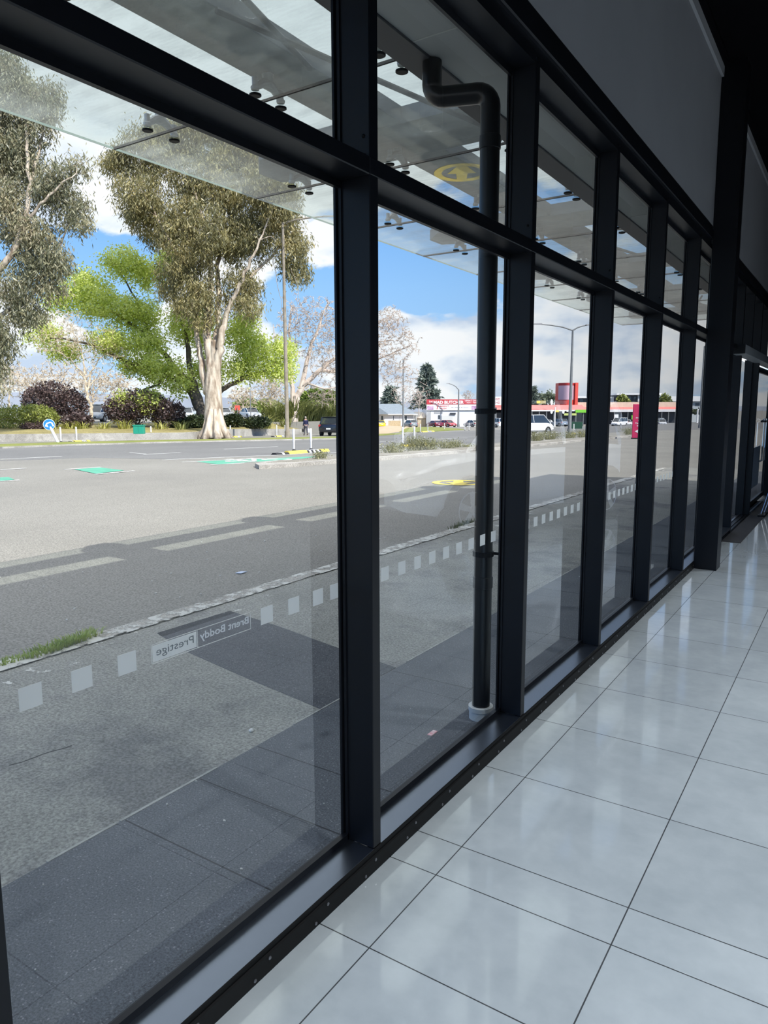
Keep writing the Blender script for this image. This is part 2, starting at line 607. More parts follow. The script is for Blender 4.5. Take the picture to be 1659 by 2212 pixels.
def np_mesh(name, verts, quads, mats, parent=None, mi=None):
    """fast mesh from numpy arrays of quads (world space minus the parent's location)"""
    verts = np.asarray(verts, dtype=np.float32).copy()
    off = Vector((0, 0, 0))
    q = parent
    while q is not None:
        off += q.location
        q = q.parent
    verts -= np.array(off, dtype=np.float32)
    quads = np.asarray(quads, dtype=np.int32)
    me = bpy.data.meshes.new(name)
    me.vertices.add(len(verts))
    me.vertices.foreach_set('co', verts.ravel())
    k = quads.shape[1]
    me.loops.add(quads.size)
    me.loops.foreach_set('vertex_index', quads.ravel())
    me.polygons.add(len(quads))
    me.polygons.foreach_set('loop_start', np.arange(0, quads.size, k, dtype=np.int32))
    if not isinstance(mats, (list, tuple)):
        mats = [mats]
    for m in mats:
        me.materials.append(m)
    if mi is not None:
        me.polygons.foreach_set('material_index', mi)
    me.update(calc_edges=True)
    o = bpy.data.objects.new(name, me)
    COL.objects.link(o)
    if parent is not None:
        o.parent = parent
    return o


def tag(o, label=None, cat=None, group=None, kind=None):
    if label:
        o['label'] = label
    if cat:
        o['category'] = cat
    if group:
        o['group'] = group
    if kind:
        o['kind'] = kind
    return o


def empty(name, loc=(0, 0, 0), rz=0.0, label=None, cat=None, group=None, kind=None, parent=None):
    o = bpy.data.objects.new(name, None)
    o.empty_display_size = 0.1
    COL.objects.link(o)
    o.location = loc
    o.rotation_euler = (0, 0, rz)
    if parent is not None:
        o.parent = parent
    return tag(o, label, cat, group, kind)


def struct(o):
    o['kind'] = 'structure'
    return o


CHILDREN = {}


def dup(root, loc=None, rz=None, label=None, group=None):
    def kids(o):
        return [c for c in COL.objects if c.parent == o]
    r = root.copy()
    COL.objects.link(r)
    if loc is not None:
        r.location = loc
    if rz is not None:
        r.rotation_euler = (0, 0, rz)
    if label:
        r['label'] = label
    if group:
        r['group'] = group
    for ch in kids(root):
        c = ch.copy()
        COL.objects.link(c)
        c.parent = r
        for g in kids(ch):
            d = g.copy()
            COL.objects.link(d)
            d.parent = c
    return r


def text_outline(s, size=1.0, font_scale=(1, 1), shear=0.0, bold=0.0, spacing=1.0):
    """letters as a flat mesh in local xy, returned as (verts, faces), width"""
    cu = bpy.data.curves.new('letters', 'FONT')
    cu.body = s
    cu.size = size
    cu.shear = shear
    cu.offset = bold
    cu.space_character = spacing
    cu.resolution_u = 3
    o = bpy.data.objects.new('letters', cu)
    COL.objects.link(o)
    dg = bpy.context.evaluated_depsgraph_get()
    me = bpy.data.meshes.new_from_object(o.evaluated_get(dg))
    vs = [v.co.copy() for v in me.vertices]
    fs = [tuple(p.vertices) for p in me.polygons]
    bpy.data.objects.remove(o)
    bpy.data.curves.remove(cu)
    bpy.data.meshes.remove(me)
    x0 = min(v.x for v in vs)
    y0 = min(v.y for v in vs)
    x1 = max(v.x for v in vs)
    y1 = max(v.y for v in vs)
    return [(v.x-x0, v.y-y0) for v in vs], fs, x1-x0, y1-y0


def put_text(mb, s, origin, ux, uy, w=None, h=None, lift=(0, 0, 0), **kw):
    """writes s into the box origin..origin+ux*w+uy*h (unit vectors ux, uy)"""
    vs, fs, tw, th = text_outline(s, **kw)
    sx = (w/tw) if w else (h/th)
    sy = (h/th) if h else sx
    O, X, Y, Lf = Vector(origin), Vector(ux), Vector(uy), Vector(lift)
    mb.add([O + X*(x*sx) + Y*(y*sy) + Lf for x, y in vs], fs)


SLOPE, W0, W1_ = 0.0157, 22.0, 175.0
FH = Vector((_f.x, _f.y, 0.0))          # horizontal part of the view axis


def TZ(x, y, up=0.0):
    """height of the land: level forecourt, then falling gently towards the road and the shops"""
    w = FH.x*x+FH.y*y + (-0.03-EYE.z)*_f.z
    return -0.03-SLOPE*min(max(w-W0, 0.0), W1_-W0)+up


def G(px, py, up=0.0):
    """the ground point seen at a pixel of the photograph, lifted by up"""
    d = _f + _r*((px-829.5)/FPX) - _u*((py-1106.0)/FPX)
    t = (-0.03-EYE.z)/d.z if d.z < 0 else 1e9
    if t > W0:
        t = (SLOPE*W0-0.03-EYE.z)/(d.z+SLOPE)
    q = EYE + d*t
    q.z = TZ(q.x, q.y)+up
    return q


def D(px, py, w):
    """the point seen at a pixel at depth w along the view axis"""
    return EYE + (_f + _r*((px-829.5)/FPX) - _u*((py-1106.0)/FPX))*w


def depth(p):
    return (Vector(p)-EYE).dot(_f)
# ================================================================== THE ROOM
M_FRAME = mat('near-black powder coat', (0.0055, 0.0066, 0.0098), rough=0.40, spec=0.32, var=0.12, scale=3.0)
M_FRAME2 = mat('black rubber gasket', (0.0025, 0.0025, 0.003), rough=0.55, spec=0.25)
M_SILL = mat('satin dark aluminium sill', (0.24, 0.275, 0.34), rough=0.30, metal=1.0)
M_WALL = mat('grey painted plasterboard', (0.28, 0.285, 0.305), rough=0.85, var=0.03, scale=2.0)
M_CEIL = mat('black ceiling paint', (0.0015, 0.0015, 0.0025), rough=0.9, spec=0.08)
M_STEEL = mat('black painted steel column', (0.004, 0.0048, 0.0078), rough=0.36, spec=0.32)
M_CLAD = mat('pale grey cladding', (0.42, 0.43, 0.43), rough=0.6, var=0.05, scale=1.0)
M_CHROME = mat('polished stainless steel', (0.62, 0.63, 0.65), rough=0.18, metal=1.0)
M_GLASS = glass_mat('window glass', tint=(0.985, 0.992, 0.99), refl=1.0, sheets=2.3)
M_FROST = frost_mat('frosted vinyl film', (0.95, 0.94, 0.90), 0.16)
M_FROSTTXT = mat('clear cut letter', (0.18, 0.20, 0.21), rough=0.6)

XF, XG = -1.28, -1.41
ZS, ZT0, ZT1, ZH = 0.078, 2.256, 2.308, 3.037
FW = 0.046
FY = [-4.60, -3.306, -2.012, -0.716, 0.592, 1.872, 3.146, 4.40, 5.66, 6.96]
COL_Y0, COL_Y1 = 7.49, 7.68
Y_END = 16.0

# floor
struct(MB().box(-1.30, 9.0, -7.0, Y_END, -0.12, 0.0).build('floor', tile_floor_mat()))
# upper wall over the windows with its trim strips
struct(MB().box(-1.42, XF, -7.0, COL_Y0+0.02, 3.229, 4.515).build('wall_left', M_WALL))
struct(MB().box(-1.42, XF, COL_Y1-0.02, Y_END, 3.229, 4.515).build('wall_left_far', M_WALL))
M_TRIM = mat('pale grey trim', (0.33, 0.335, 0.35), rough=0.6)
for i, (a, b) in enumerate(((-7.0, COL_Y0), (COL_Y1, Y_END))):
    o = struct(MB().box(-1.40, XF+0.022, a, b, 4.515, 4.60).build('trim_%d' % (i+1), M_TRIM))
struct(MB().box(-1.42, XF+0.07, -7.0, Y_END, 4.60, 4.63).build('beam_ceiling_edge', M_CEIL))
struct(MB().box(-1.42, 9.1, -7.1, Y_END+0.1, 4.63, 4.645).build('ceiling', M_CEIL))
m = MB()
m.box(9.0, 9.1, -7.0, Y_END, -0.1, 4.64)
struct(m.build('wall_right', mat('charcoal painted wall', (0.05, 0.052, 0.058), rough=0.8)))
struct(MB().box(-1.3, 9.0, Y_END, Y_END+0.1, -0.1, 4.64).build('wall_far', MATS['charcoal painted wall']))
m = MB()
m.box(-1.42, 9.0, -7.1, -7.0, -0.1, 0.25).box(-1.42, 9.0, -7.1, -7.0, 3.4, 4.64)
for x in (-1.42, 2.0, 5.5, 8.9):
    m.box(x, x+0.1, -7.1, -7.0, 0.25, 3.4)
struct(m.build('wall_back', M_FRAME))
g = struct(MB().box(-1.32, 8.9, -7.06, -7.05, 0.25, 3.4).build('window_back', M_GLASS))
# black baseboard with its screws, lip and the black head rails above the glass
def baseboard(name, y0, y1):
    o = struct(MB().box(XF-0.03, -1.270, y0, y1, 0.0, ZS-0.018, 0.004).box(XF-0.03, XF+0.004, y0, y1, ZS-0.022, ZS-0.001, 0.003).build(name, M_FRAME2))
    s = MB()
    y = y0+0.11
    k = 0
    while y < y1-0.05:
        s.lathe([(0.0055, 0), (0.0055, 0.0015), (0.003, 0.0035)], (-1.270, y, 0.044 if k % 2 == 0 else 0.016), 8, 'x')
        y += 0.205 if k % 2 == 0 else 0.06
        k += 1
    s.build('screw', mat('zinc screw', (0.30, 0.30, 0.32), rough=0.35, metal=0.8), o)
    return o
baseboard('baseboard_left', -4.6, COL_Y0)
baseboard('baseboard_far', COL_Y1, 9.2)
m = MB()
m.box(-1.414, XF-0.008, -7.0, COL_Y0, ZH+.006, ZH+0.075).box(-1.43, XF+0.012, -7.0, COL_Y0, ZH+0.075, ZH+0.16, 0.006).box(-1.43, XF+0.002, -7.0, COL_Y0, ZH+0.16, 3.232)
struct(m.build('trim_3', M_FRAME))
m = MB()
m.box(-1.414, XF-0.008, COL_Y1, Y_END, ZH+.006, ZH+0.075).box(-1.43, XF+0.012, COL_Y1, Y_END, ZH+0.075, ZH+0.16, 0.006).box(-1.43, XF+0.002, COL_Y1, Y_END, ZH+0.16, 3.232)
struct(m.build('trim_4', M_FRAME))
# steel column
m = MB().box(-1.278, -1.075, COL_Y0, COL_Y1, 0.0, 4.64, 0.004)
m.box(-1.083, -1.070, COL_Y0-0.004, COL_Y1+0.03, 0.0, 4.64)
struct(m.build('column', M_STEEL))


def window(n, ya, yb, fin=True, lower=True, transom=True, fin_kind='mullion'):
    """one bay: the fin at its near side, sill, transom, beads and two panes"""
    w = empty('window_%d' % n, (XG, (ya+yb)/2, 0), kind='structure')
    a = ya+FW
    if fin:
        f = MB().box(XG+0.02, XF, ya, ya+FW, ZS, 3.06, 0.0025)
        f.box(XG-0.004, XG+0.02, ya+0.004, ya+FW-0.004, ZS-0.05, 3.1)
        # stepped glazing pockets down both sides
        for s, y in ((-1, ya), (1, ya+FW)):
            y0, y1 = sorted((y, y+s*(0.006 if s < 0 else 0.003)))
            f.box(XG+0.016, XG+0.026, y0, y1, ZS, ZH)
            y0, y1 = sorted((y, y+s*(0.014 if s < 0 else 0.006)))
            f.box(XG+0.003, XG+0.011, y0, y1, ZS, ZH)
        mo = f.build(fin_kind, M_FRAME, w)
        b = MB()
        b.lathe([(0.006, 0), (0.006, -0.002), (0.003, -0.005)], (XF-0.022, ya, ZT1+0.06), 10, 'y')
        b.lathe([(0.004, 0), (0.004, -0.002)], (XF-0.018, ya, ZT1+0.008), 8, 'y')
        b.build('bolt', M_FRAME2, mo)
    s = MB()
    s.box(XG+0.026, XF+0.001, a, yb, ZS-0.03, ZS)
    s.build('sill', M_SILL, w)
    s = MB()
    s.box(XG+0.008, XG+0.026, a, yb, ZS-0.03, ZS+0.022)
    s.box(XG-0.008, XG+0.008, a, yb, ZS-0.03, ZS+0.010)
    s.box(XG+0.008, XG+0.022, a, yb, ZH-0.03, ZH)
    s.box(XG+0.008, XG+0.024, a, yb, ZT0-0.022, ZT0)
    s.box(XG+0.008, XG+0.018, a, yb, ZT1, ZT1+0.014)
    s.build('glazing_bead', M_FRAME, w)
    s = MB()
    s.box(XG+0.004, XG+0.0075, a, yb, ZS+0.010, ZS+0.016)
    s.build('gasket', mat('grey glazing gasket', (0.20, 0.21, 0.22), rough=0.3, spec=0.7), w)
    t = MB().box(XG-0.004, XF+0.002, a-FW, yb, ZT0, ZT1, 0.003)
    t.build('transom', M_FRAME, w)
    h = MB().box(XG-0.004, XF-0.004, a, yb, ZH, ZH+0.04)
    h.build('window_head', M_FRAME, w)
    lo = MB().box(XG-0.006, XG+0.002, a, yb, ZS-0.01, ZT0+0.01).build('glass_pane', M_GLASS, w)
    hi = MB().box(XG-0.006, XG+0.002, a, yb, ZT1-0.01, ZH+0.01).build('glass_pane', M_GLASS, w)
    return w, lo


def decal(pane, y):
    MB().box(XG+0.0021, XG+0.0031, y, y+0.051, 0.944, 0.994).build('frosted_square', M_FROST, pane)


def shop_decal(pane, y0):
    """the frosted sign strip between two rows of squares, to be read from the street"""
    x = XG+0.0024
    y1, ym = y0+0.346, y0+0.149
    z0, z1 = 0.944, 0.994
    t = 0.0016
    m = MB()
    for a, b, c, d in ((y0, y1, z0, z0+t), (y0, y1, z1-t, z1), (y0, y0+t, z0, z1), (y1-t, y1, z0, z1), (ym-t, ym, z0, z1)):
        m.box(x-0.0003, x+0.0008, a, b, c, d)
    m.box(x-0.0003, x+0.0004, y0+0.0042, ym-0.0042, z0+0.0042, z1-0.0042)
    put_text(m, 'Brent Boddy', (x+0.0004, y1-0.008, z0+0.0125), (0, -1, 0), (0, 0, 1), w=0.182, h=0.0275, bold=0.02)
    m.build('frosted_sign', M_FROST, pane)
    k = MB()
    put_text(k, 'Prestige', (x+0.0009, ym-0.014, z0+0.0115), (0, -1, 0), (0, 0, 1), w=0.120, h=0.027)
    k.build('sign_lettering', M_FROSTTXT, pane)


wn = 0
bays = list(zip(FY, FY[1:]+[8.22]))
for i, (a, b) in enumerate(bays):
    wn += 1
    w, lo = window(wn, a, b)
    if i == 3:
        for k in range(4):
            decal(lo, 0.06+0.1165*k)
    if i == 4:
        for y in (0.648, 0.766, 0.886, 1.005):
            decal(lo, y)
        shop_decal(lo, 1.100)
        for y in (1.488, 1.608, 1.727, 1.816):
            decal(lo, y)
    if i in (5, 6, 7, 8):
        y = {5: 2.116, 6: 3.345, 7: 4.58, 8: 5.87}[i]-0.1165
        while y < b-0.03:
            if y > a+FW+0.012:
                decal(lo, y)
            y += 0.1165
# far bays past the column, then the entrance
FY2 = [8.22, 9.88]
wn += 1
window(wn, FY2[0], FY2[1])
dm = MB()
# deep door jambs and the upper lights over the entrance
door = empty('door_1', (XG, 11.0, 0), kind='structure')
j = MB()
for y in (9.88, 11.72, 14.6):
    j.box(XG-0.01, XF, y, y+FW+0.02, 0.0, 3.06, 0.003)
for y in (10.80, 12.6):
    j.box(XG-0.02, XF, y, y+FW, 2.30, 3.06, 0.003)
j.box(XG-0.05, XG+0.05, 11.66, 11.76, 0.0, 2.25)
j.build('door_frame', M_FRAME, door)
MB().box(-1.34, -1.19, 9.50, 14.6, 2.205, 2.305, 0.003).build('door_header', mat('satin silver door operator', (0.36, 0.385, 0.41), rough=0.4, metal=0.3), door)
MB().box(-1.345, -1.192, 9.492, 9.51, 2.20, 2.31).build('header_end_cap', M_FRAME, door)
MB().box(XG-0.004, XG+0.004, 9.92, 14.6, 2.30, 3.05).build('glass_pane', M_GLASS, door)
MB().box(XG-0.004, XG+0.004, 9.92, 11.7, 0.03, 2.2).build('glass_pane', M_GLASS, door)
leaf = MB().box(-1.395, -1.385, 11.80, 14.5, 0.09, 2.18).build('door_leaf', M_GLASS, door)
r = MB().box(-1.41, -1.37, 11.78, 14.5, 0.02, 0.10).box(-1.41, -1.37, 11.78, 14.5, 2.12, 2.2).box(-1.41, -1.37, 14.42, 14.5, 0.1, 2.12)
r.build('door_rail', M_FRAME, leaf)
h = MB()
for dx in (-1.335, -1.30):
    h.tube([(-1.385, 13.45, 1.36), (dx, 13.45, 1.40), (dx, 13.45, 0.72), (-1.385, 13.45, 0.68)], 0.013, 10)
h.build('door_handle', M_CHROME, leaf, smooth='auto')
MB().box(-1.37, -1.30, 13.25, 13.9, 1.34, 1.37).build('push_bar', M_FRAME, leaf)
MB().box(-1.383, -1.382, 12.3, 13.6, 0.30, 0.95).build('door_poster', mat('pale blue door poster', (0.55, 0.62, 0.74), rough=0.5), leaf)
# threshold tracks and the recessed mat well
m = MB().box(-1.43, -1.285, 9.2, 13.6, -0.02, 0.012)
for x in (-1.40, -1.345, -1.305):
    m.box(x, x+0.012, 9.2, 13.6, 0.012, 0.02)
struct(m.build('trim_5', M_FRAME))
tag(MB().box(-1.283, -1.075, 9.22, 13.6, 0.0, 0.006, 0.002).build('entrance_mat', mat('dark entrance matting', (0.022, 0.022, 0.026), rough=0.95, bump=0.8, bscale=300, bdist=0.003)),
    'black entrance mat lying along the glass door sill past the steel column', 'mat')
# silver display stand by the door
st = empty('display_stand', (-0.98, 11.9, 0), label='silver tubular display stand with sloping legs beside the entrance door', cat='stand')
m = MB()
m.tube([(-1.12, 11.75, 0.03), (-1.0, 12.1, 0.62), (-0.92, 12.3, 1.25)], 0.010, 8)
m.build('leg', M_CHROME, st, smooth='auto')
m = MB()
m.tube([(-1.10, 11.98, 0.03), (-0.97, 12.3, 0.62), (-0.90, 12.5, 1.25)], 0.010, 8)
m.build('leg', M_CHROME, st, smooth='auto')
MB().box(-1.16, -1.06, 11.62, 12.08, 0.006, 0.03, 0.008).build('foot', M_FRAME, st)
MB().box(-0.93, -0.88, 12.15, 12.65, 0.62, 1.30, 0.01).build('display_panel', M_FRAME, st)

struct(MB().box(-1.42, XF, 14.66, Y_END, 0.0, 3.04).build('wall_left_end', MATS['charcoal painted wall']))
# added fill lamps out of view, in deep black cans, to brighten the floor
M_FILL_LAMP = mat('fill lamp diffuser', (0.9, 0.9, 0.9), emit=((0.93, 0.97, 1.0), 6.0))
for i, (x, y) in enumerate(((0.9, -1.0), (0.9, 1.5), (0.9, 4.0), (0.9, 6.5), (0.9, 9.0), (3.4, 0.2), (3.4, 3.4), (3.4, 6.8))):
    lt = empty('fill_lamp', (x, y, 4.6), label='added fill lamp in a round black can, out of view overhead', cat='fill lamp', group='added fill lamps')
    m = MB()
    for k in range(16):
        a0, a1 = 2*PI*k/16, 2*PI*(k+1)/16
        m.prism([(x+.10*math.cos(a0), y+.10*math.sin(a0), 4.28), (x+.10*math.cos(a1), y+.10*math.sin(a1), 4.28), (x+.12*math.cos(a1), y+.12*math.sin(a1), 4.28), (x+.12*math.cos(a0), y+.12*math.sin(a0), 4.28)], (0, 0, 0.34))
    m.build('fill_lamp_can', M_FRAME, lt)
    MB().lathe([(0.10, 4.59), (0.10, 4.6)], (x, y, 0), 16).build('diffuser', M_FILL_LAMP, lt)
    ld = bpy.data.lights.new('fill_spot', 'SPOT')
    ld.energy = FILL_W
    ld.color = (0.90, 0.96, 1.0)
    ld.spot_size = math.radians(100)
    ld.spot_blend = 0.7
    ld.shadow_soft_size = 0.06
    lo_ = bpy.data.objects.new('lamp', ld)
    COL.objects.link(lo_)
    lo_.location = (0, 0, -0.28)
    lo_.parent = lt

# ================================================================== THE CANOPY OUTSIDE
M_BEAM = mat('grey painted steel', (0.17, 0.18, 0.185), rough=0.55, var=0.12, scale=2.0)
M_BEAMD = mat('dark grey fascia', (0.045, 0.048, 0.055), rough=0.5)
M_SOFFIT = mat('light soffit board', (0.36, 0.38, 0.375), rough=0.7, var=0.05, scale=1.5)
M_CGLASS = glass_mat('weathered canopy glass', tint=(0.88, 0.925, 0.91), refl=1.0, dirt=0.12, dscale=(2.2, 9.0, 1.0))
M_ALU = mat('cast aluminium fitting', (0.62, 0.63, 0.64), rough=0.5, metal=0.3)
ZC = 3.2
CY0, CP, CN = -4.68, 1.298, 15
XO, XI = -4.09, -1.90
struct(MB().box(-1.785, XG-0.03, -7.0, Y_END, 3.175, 3.19).build('soffit', M_SOFFIT))
m = MB()
for y in (-3.4, -0.8, 1.8, 2.95, 6.5, 9.1):
    m.box(-1.783, XG-0.03, y, y+0.006, 3.172, 3.176)
struct(m.build('trim_6', mat('pale joint strip', (0.5, 0.52, 0.5))))
cn = empty('glass_canopy', ((XO+XI)/2, 4.0, ZC), label='glass street canopy on grey steel beams along the shop front', cat='canopy')
MB().box(-1.935, -1.785, -5.2, Y_END-1, 3.165, 3.33, 0.004).build('gutter', M_BEAMD, cn)
MB().box(-2.87, -2.53, -5.2, Y_END-1, 3.33, 3.43, 0.004).build('beam', M_BEAM, cn)
MB().box(-3.59, -3.27, -5.2, Y_END-1, 3.33, 3.43, 0.004).build('beam', M_BEAM, cn)
for k in range(-3, 5):
    y0 = 4.05+2.592*k
    m = MB()
    m.prism([(-1.93, y0, 3.325), (-1.93, y0+0.55, 3.325), (-3.74, y0+0.55, 3.325), (-3.93, y0+0.47, 3.325), (-3.93, y0+0.22, 3.325), (-3.72, y0, 3.325)], (0, 0, 0.10))
    m.build('cross_arm', M_BEAM, cn)
seams = [CY0+CP*k for k in range(CN+1)]
for a, b in zip(seams, seams[1:]):
    MB().box(XO, XI, a+0.004, b-0.004, ZC, ZC+0.016).build('glass_panel', M_CGLASS, cn)
for a in seams:
    MB().box(XO, XI, a-0.004, a+0.004, ZC-0.001, ZC+0.014).build('silicone_joint', M_FRAME2, cn)
MB().box(XO-0.005, XO, seams[0], seams[-1], ZC+0.002, ZC+0.014).build('polished_glass_edge', mat('pale green glass edge', (0.30, 0.38, 0.35), rough=0.3), cn)
sp0 = None
for a in seams[3:13]:
    for x, zb in ((-3.64, 3.34), (-2.78, 3.34), (-2.0, 3.3)):
        if sp0 is None:
            sp0 = empty('spider_fitting', (x, a, ZC), parent=None)
            m = MB()
            m.tube([(x, a, 3.34), (x, a, 3.27)], [0.034, 0.028], 10)
            for s in (-1, 1):
                m.tube([(x, a, 3.285), (x, a+s*0.045, 3.272), (x, a+s*0.095, 3.238)], [0.032, 0.022, 0.016], 8)
                m.tube([(x, a+s*0.1, 3.222), (x, a+s*0.1, 3.285)], 0.016, 8)
                m.lathe([(0.022, 3.222), (0.024, 3.235), (0.016, 3.243)], (x, a+s*0.1, 0), 10)
            m.build('spider_arm', M_ALU, sp0, smooth='auto')
            for s in (-1, 1):
                MB().lathe([(0.026, ZC-0.011), (0.032, ZC-0.008), (0.032, ZC-0.001), (0.01, ZC)], (x, a+s*0.1, 0), 16).build('clamp_disc', M_FRAME2, sp0)
            sp0.parent = cn
            sp0.location = (x-cn.location.x, a-cn.location.y, ZC-cn.location.z)
        else:
            o = dup(sp0)
            o.location = (x-cn.location.x, a-cn.location.y, ZC-cn.location.z)
M_ROD = mat('threaded brace rod', (0.045, 0.047, 0.05), rough=0.6)
for k in range(-2, 3):
    o_ = 2.592*2*k
    for p_, q_ in (((-2.22, 2.03), (-2.50, 3.12)), ((-2.50, 2.47), (-1.95, 4.95))):
        MB().tube([(p_[0], p_[1]+o_, 3.30), (q_[0], q_[1]+o_, 3.30)], 0.015, 8).build('brace_rod', M_ROD, cn)

# downpipe
PX, PY = -1.535, 3.235
zp = 3.005
dp = empty('downpipe', (PX, PY, -0.03), label='black round downpipe with elbows in front of the second window bay', cat='pipe')
hb = D(933, 212, 1)
t = (zp+0.005-EYE.z)/(hb-EYE).z
hb = EYE+(hb-EYE)*t
def elbow(p, q, r, rr, n=6):
    """points rounding the corner q between directions"""
    a, b = (Vector(p)-Vector(q)).normalized(), (Vector(r)-Vector(q)).normalized()
    return [Vector(q)+a*rr*(1-math.sin(i*PI/2/n))+b*rr*(1-math.cos(i*PI/2/n)) for i in range(n+1)]
A0, A1, A2, A3 = Vector((PX, PY, -0.02)), Vector((PX, PY, zp)), Vector((hb.x, hb.y, zp+0.005)), Vector((hb.x, hb.y, 3.17))
pts = [A0]+elbow(A0, A1, A2, 0.062)+elbow(A1, A2, A3, 0.058)+[A3]
MB().tube(pts, 0.046, 16).build('pipe', mat('black pvc pipe', (0.012, 0.013, 0.014), rough=0.28, spec=0.5), dp, smooth='auto')
for z in (0.7, zp-0.22):
    m = MB()
    m.lathe([(0.046, z-0.03), (0.0500, z-0.028), (0.0500, z+0.028), (0.046, z+0.03)], (PX, PY, 0), 16)
    m.build('pipe_joint', MATS['black pvc pipe'], dp, smooth='auto')
MB().lathe([(0.060, -0.03), (0.060, 0.022), (0.064, 0.024), (0.064, 0.046), (0.048, 0.048)], (PX, PY, 0), 20).build('ground_collar', mat('white pvc', (0.72, 0.73, 0.72), rough=0.4), dp, smooth='auto')
for z in (0.845, 1.552):
    m = MB().lathe([(0.046, z-0.013), (0.053, z-0.012), (0.053, z+0.012), (0.046, z+0.013)], (PX, PY, 0), 16)
    m.tube([(PX+0.03, PY+0.03, z), (XG-0.02, PY-0.07+0.11, z)], 0.008, 6)
    m.build('pipe_clip', M_FRAME2, dp)

# ================================================================== THE GROUND OUTSIDE
GZ = -0.03
M_LOT = ground_mat('sunny forecourt asphalt', ((0.215, 0.208, 0.188), (0.265, 0.257, 0.233)), fine=55, coarse=0.25, bump=0.2, stain=0.25, stain_col=(0.19, 0.185, 0.172), stain_scale=0.3)
M_PATH = ground_mat('worn footpath', ((0.24, 0.24, 0.22), (0.40, 0.40, 0.365)), fine=70, coarse=0.9, stain=0.8, stain_col=(0.14, 0.14, 0.145), stain_scale=0.9)
M_PATCH = ground_mat('dark patched asphalt', ((0.085, 0.09, 0.10), (0.125, 0.13, 0.142)), fine=110, coarse=1.2, speck=0.05)
M_RESIN = ground_mat('dark stone chip paving', ((0.105, 0.114, 0.130), (0.148, 0.158, 0.175)), fine=140, coarse=1.0, bump=0.6, speck=0.045)
M_ROAD = ground_mat('road asphalt', ((0.155, 0.155, 0.155), (0.20, 0.20, 0.197)), fine=40, coarse=0.2, bump=0.1)
M_GRASS = ground_mat('mown verge grass', ((0.16, 0.20, 0.045), (0.27, 0.27, 0.09)), fine=30, coarse=0.6, bump=0.8, rough=0.95)
M_DIRT = ground_mat('sandy drive', ((0.42, 0.32, 0.22), (0.52, 0.42, 0.30)), fine=30, coarse=0.4)
M_CONC = ground_mat('old concrete', ((0.30, 0.285, 0.26), (0.46, 0.44, 0.40)), fine=40, coarse=1.0, stain=0.5, stain_col=(0.16, 0.15, 0.13))
M_PAINT = mat('worn white road paint', (0.60, 0.60, 0.58), rough=0.7, var=0.15, scale=5)
M_YEL = mat('yellow rubber and paint', (0.80, 0.62, 0.10), rough=0.6, var=0.1, scale=6)
M_GREEN = mat('green cycle lane paint', (0.10, 0.36, 0.25), rough=0.75, var=0.12, scale=3)
M_BLK = mat('black rubber', (0.02, 0.02, 0.022), rough=0.7)
M_WHT = mat('white flexible plastic', (0.80, 0.80, 0.80), rough=0.45)


def flat(name, pts, up, m, kind='structure', thick=0.05):
    """a ground slab: outline pts (x, y), top at up above the land"""
    mb = MB()
    n = len(pts)
    top = [(p[0], p[1], TZ(p[0], p[1], up)) for p in pts]
    mb.add(top+[(x, y, z-thick) for x, y, z in top], [tuple(range(n)), tuple(range(2*n-1, n-1, -1))]+[(i, (i+1) % n, (i+1) % n+n, i+n) for i in range(n)])
    o = mb.build(name, m)
    if kind:
        o['kind'] = kind
    return o


def gp(*px):
    return [(G(*p).x, G(*p).y) for p in px]


fh_, sd_ = FH.normalized(), Vector((FH.y, -FH.x, 0)).normalized()
m = MB()
wq = [-60.0, W0/FH.length, W1_/FH.length, 2500.0]
for a_, b_ in zip(wq, wq[1:]):
    q = [fh_*a_-sd_*1500, fh_*a_+sd_*1500, fh_*b_+sd_*1500, fh_*b_-sd_*1500]
    m.add([(v.x, v.y, TZ(v.x, v.y)) for v in q], [(0, 1, 2, 3)])
struct(m.build('ground', M_LOT))
flat('footpath_far', [(-4.30, 20.5), (XG-0.03, 20.5), (XG-0.03, 70), (-4.30, 70)], 0.004, M_PATH, thick=0.004)
flat('footpath', [(-4.30, -30), (XG-0.03, -30), (XG-0.03, 20.5), (-4.30, 20.5)], 0.004, M_PATH, thick=0.004)
flat('paving_strip', [(-2.29, -30), (XG-0.03, -30), (XG-0.03, 20.5), (-2.29, 20.5)], 0.009, M_RESIN, thick=0.004)
m = MB()
for y in (-1.0, 0.35, 1.62, 2.0, 2.36, 3.55, 4.75, 6.0, 7.3, 8.6):
    m.box(-2.28, XG-0.04, y, y+0.006, GZ+0.0088, GZ+0.0096)
struct(m.build('paving_joints', mat('dark joint', (0.04, 0.042, 0.046), rough=0.9)))
m = MB()
yy = -3.0
while yy < 16:
    w_ = 0.012+0.014*random.random()
    l_ = 0.25+0.6*random.random()
    if random.random() < 0.62:
        m.box(-2.30, -2.30+w_*0.6, yy, yy+l_, GZ+0.004, GZ+0.0105)
    yy += l_+0.08*random.random()
struct(m.build('paving_edge', mat('pale mortar edge', (0.42, 0.42, 0.40), rough=0.9, var=0.2, scale=20)))
flat('footpath_patch', [(-3.62, 3.12), (-2.94, 2.985), (-2.30, 2.875), (-2.30, 3.62), (-2.9, 3.74), (-3.5, 3.88), (-4.1, 3.98), (-4.12, 3.28)], 0.0065, M_PATCH, thick=0.003)
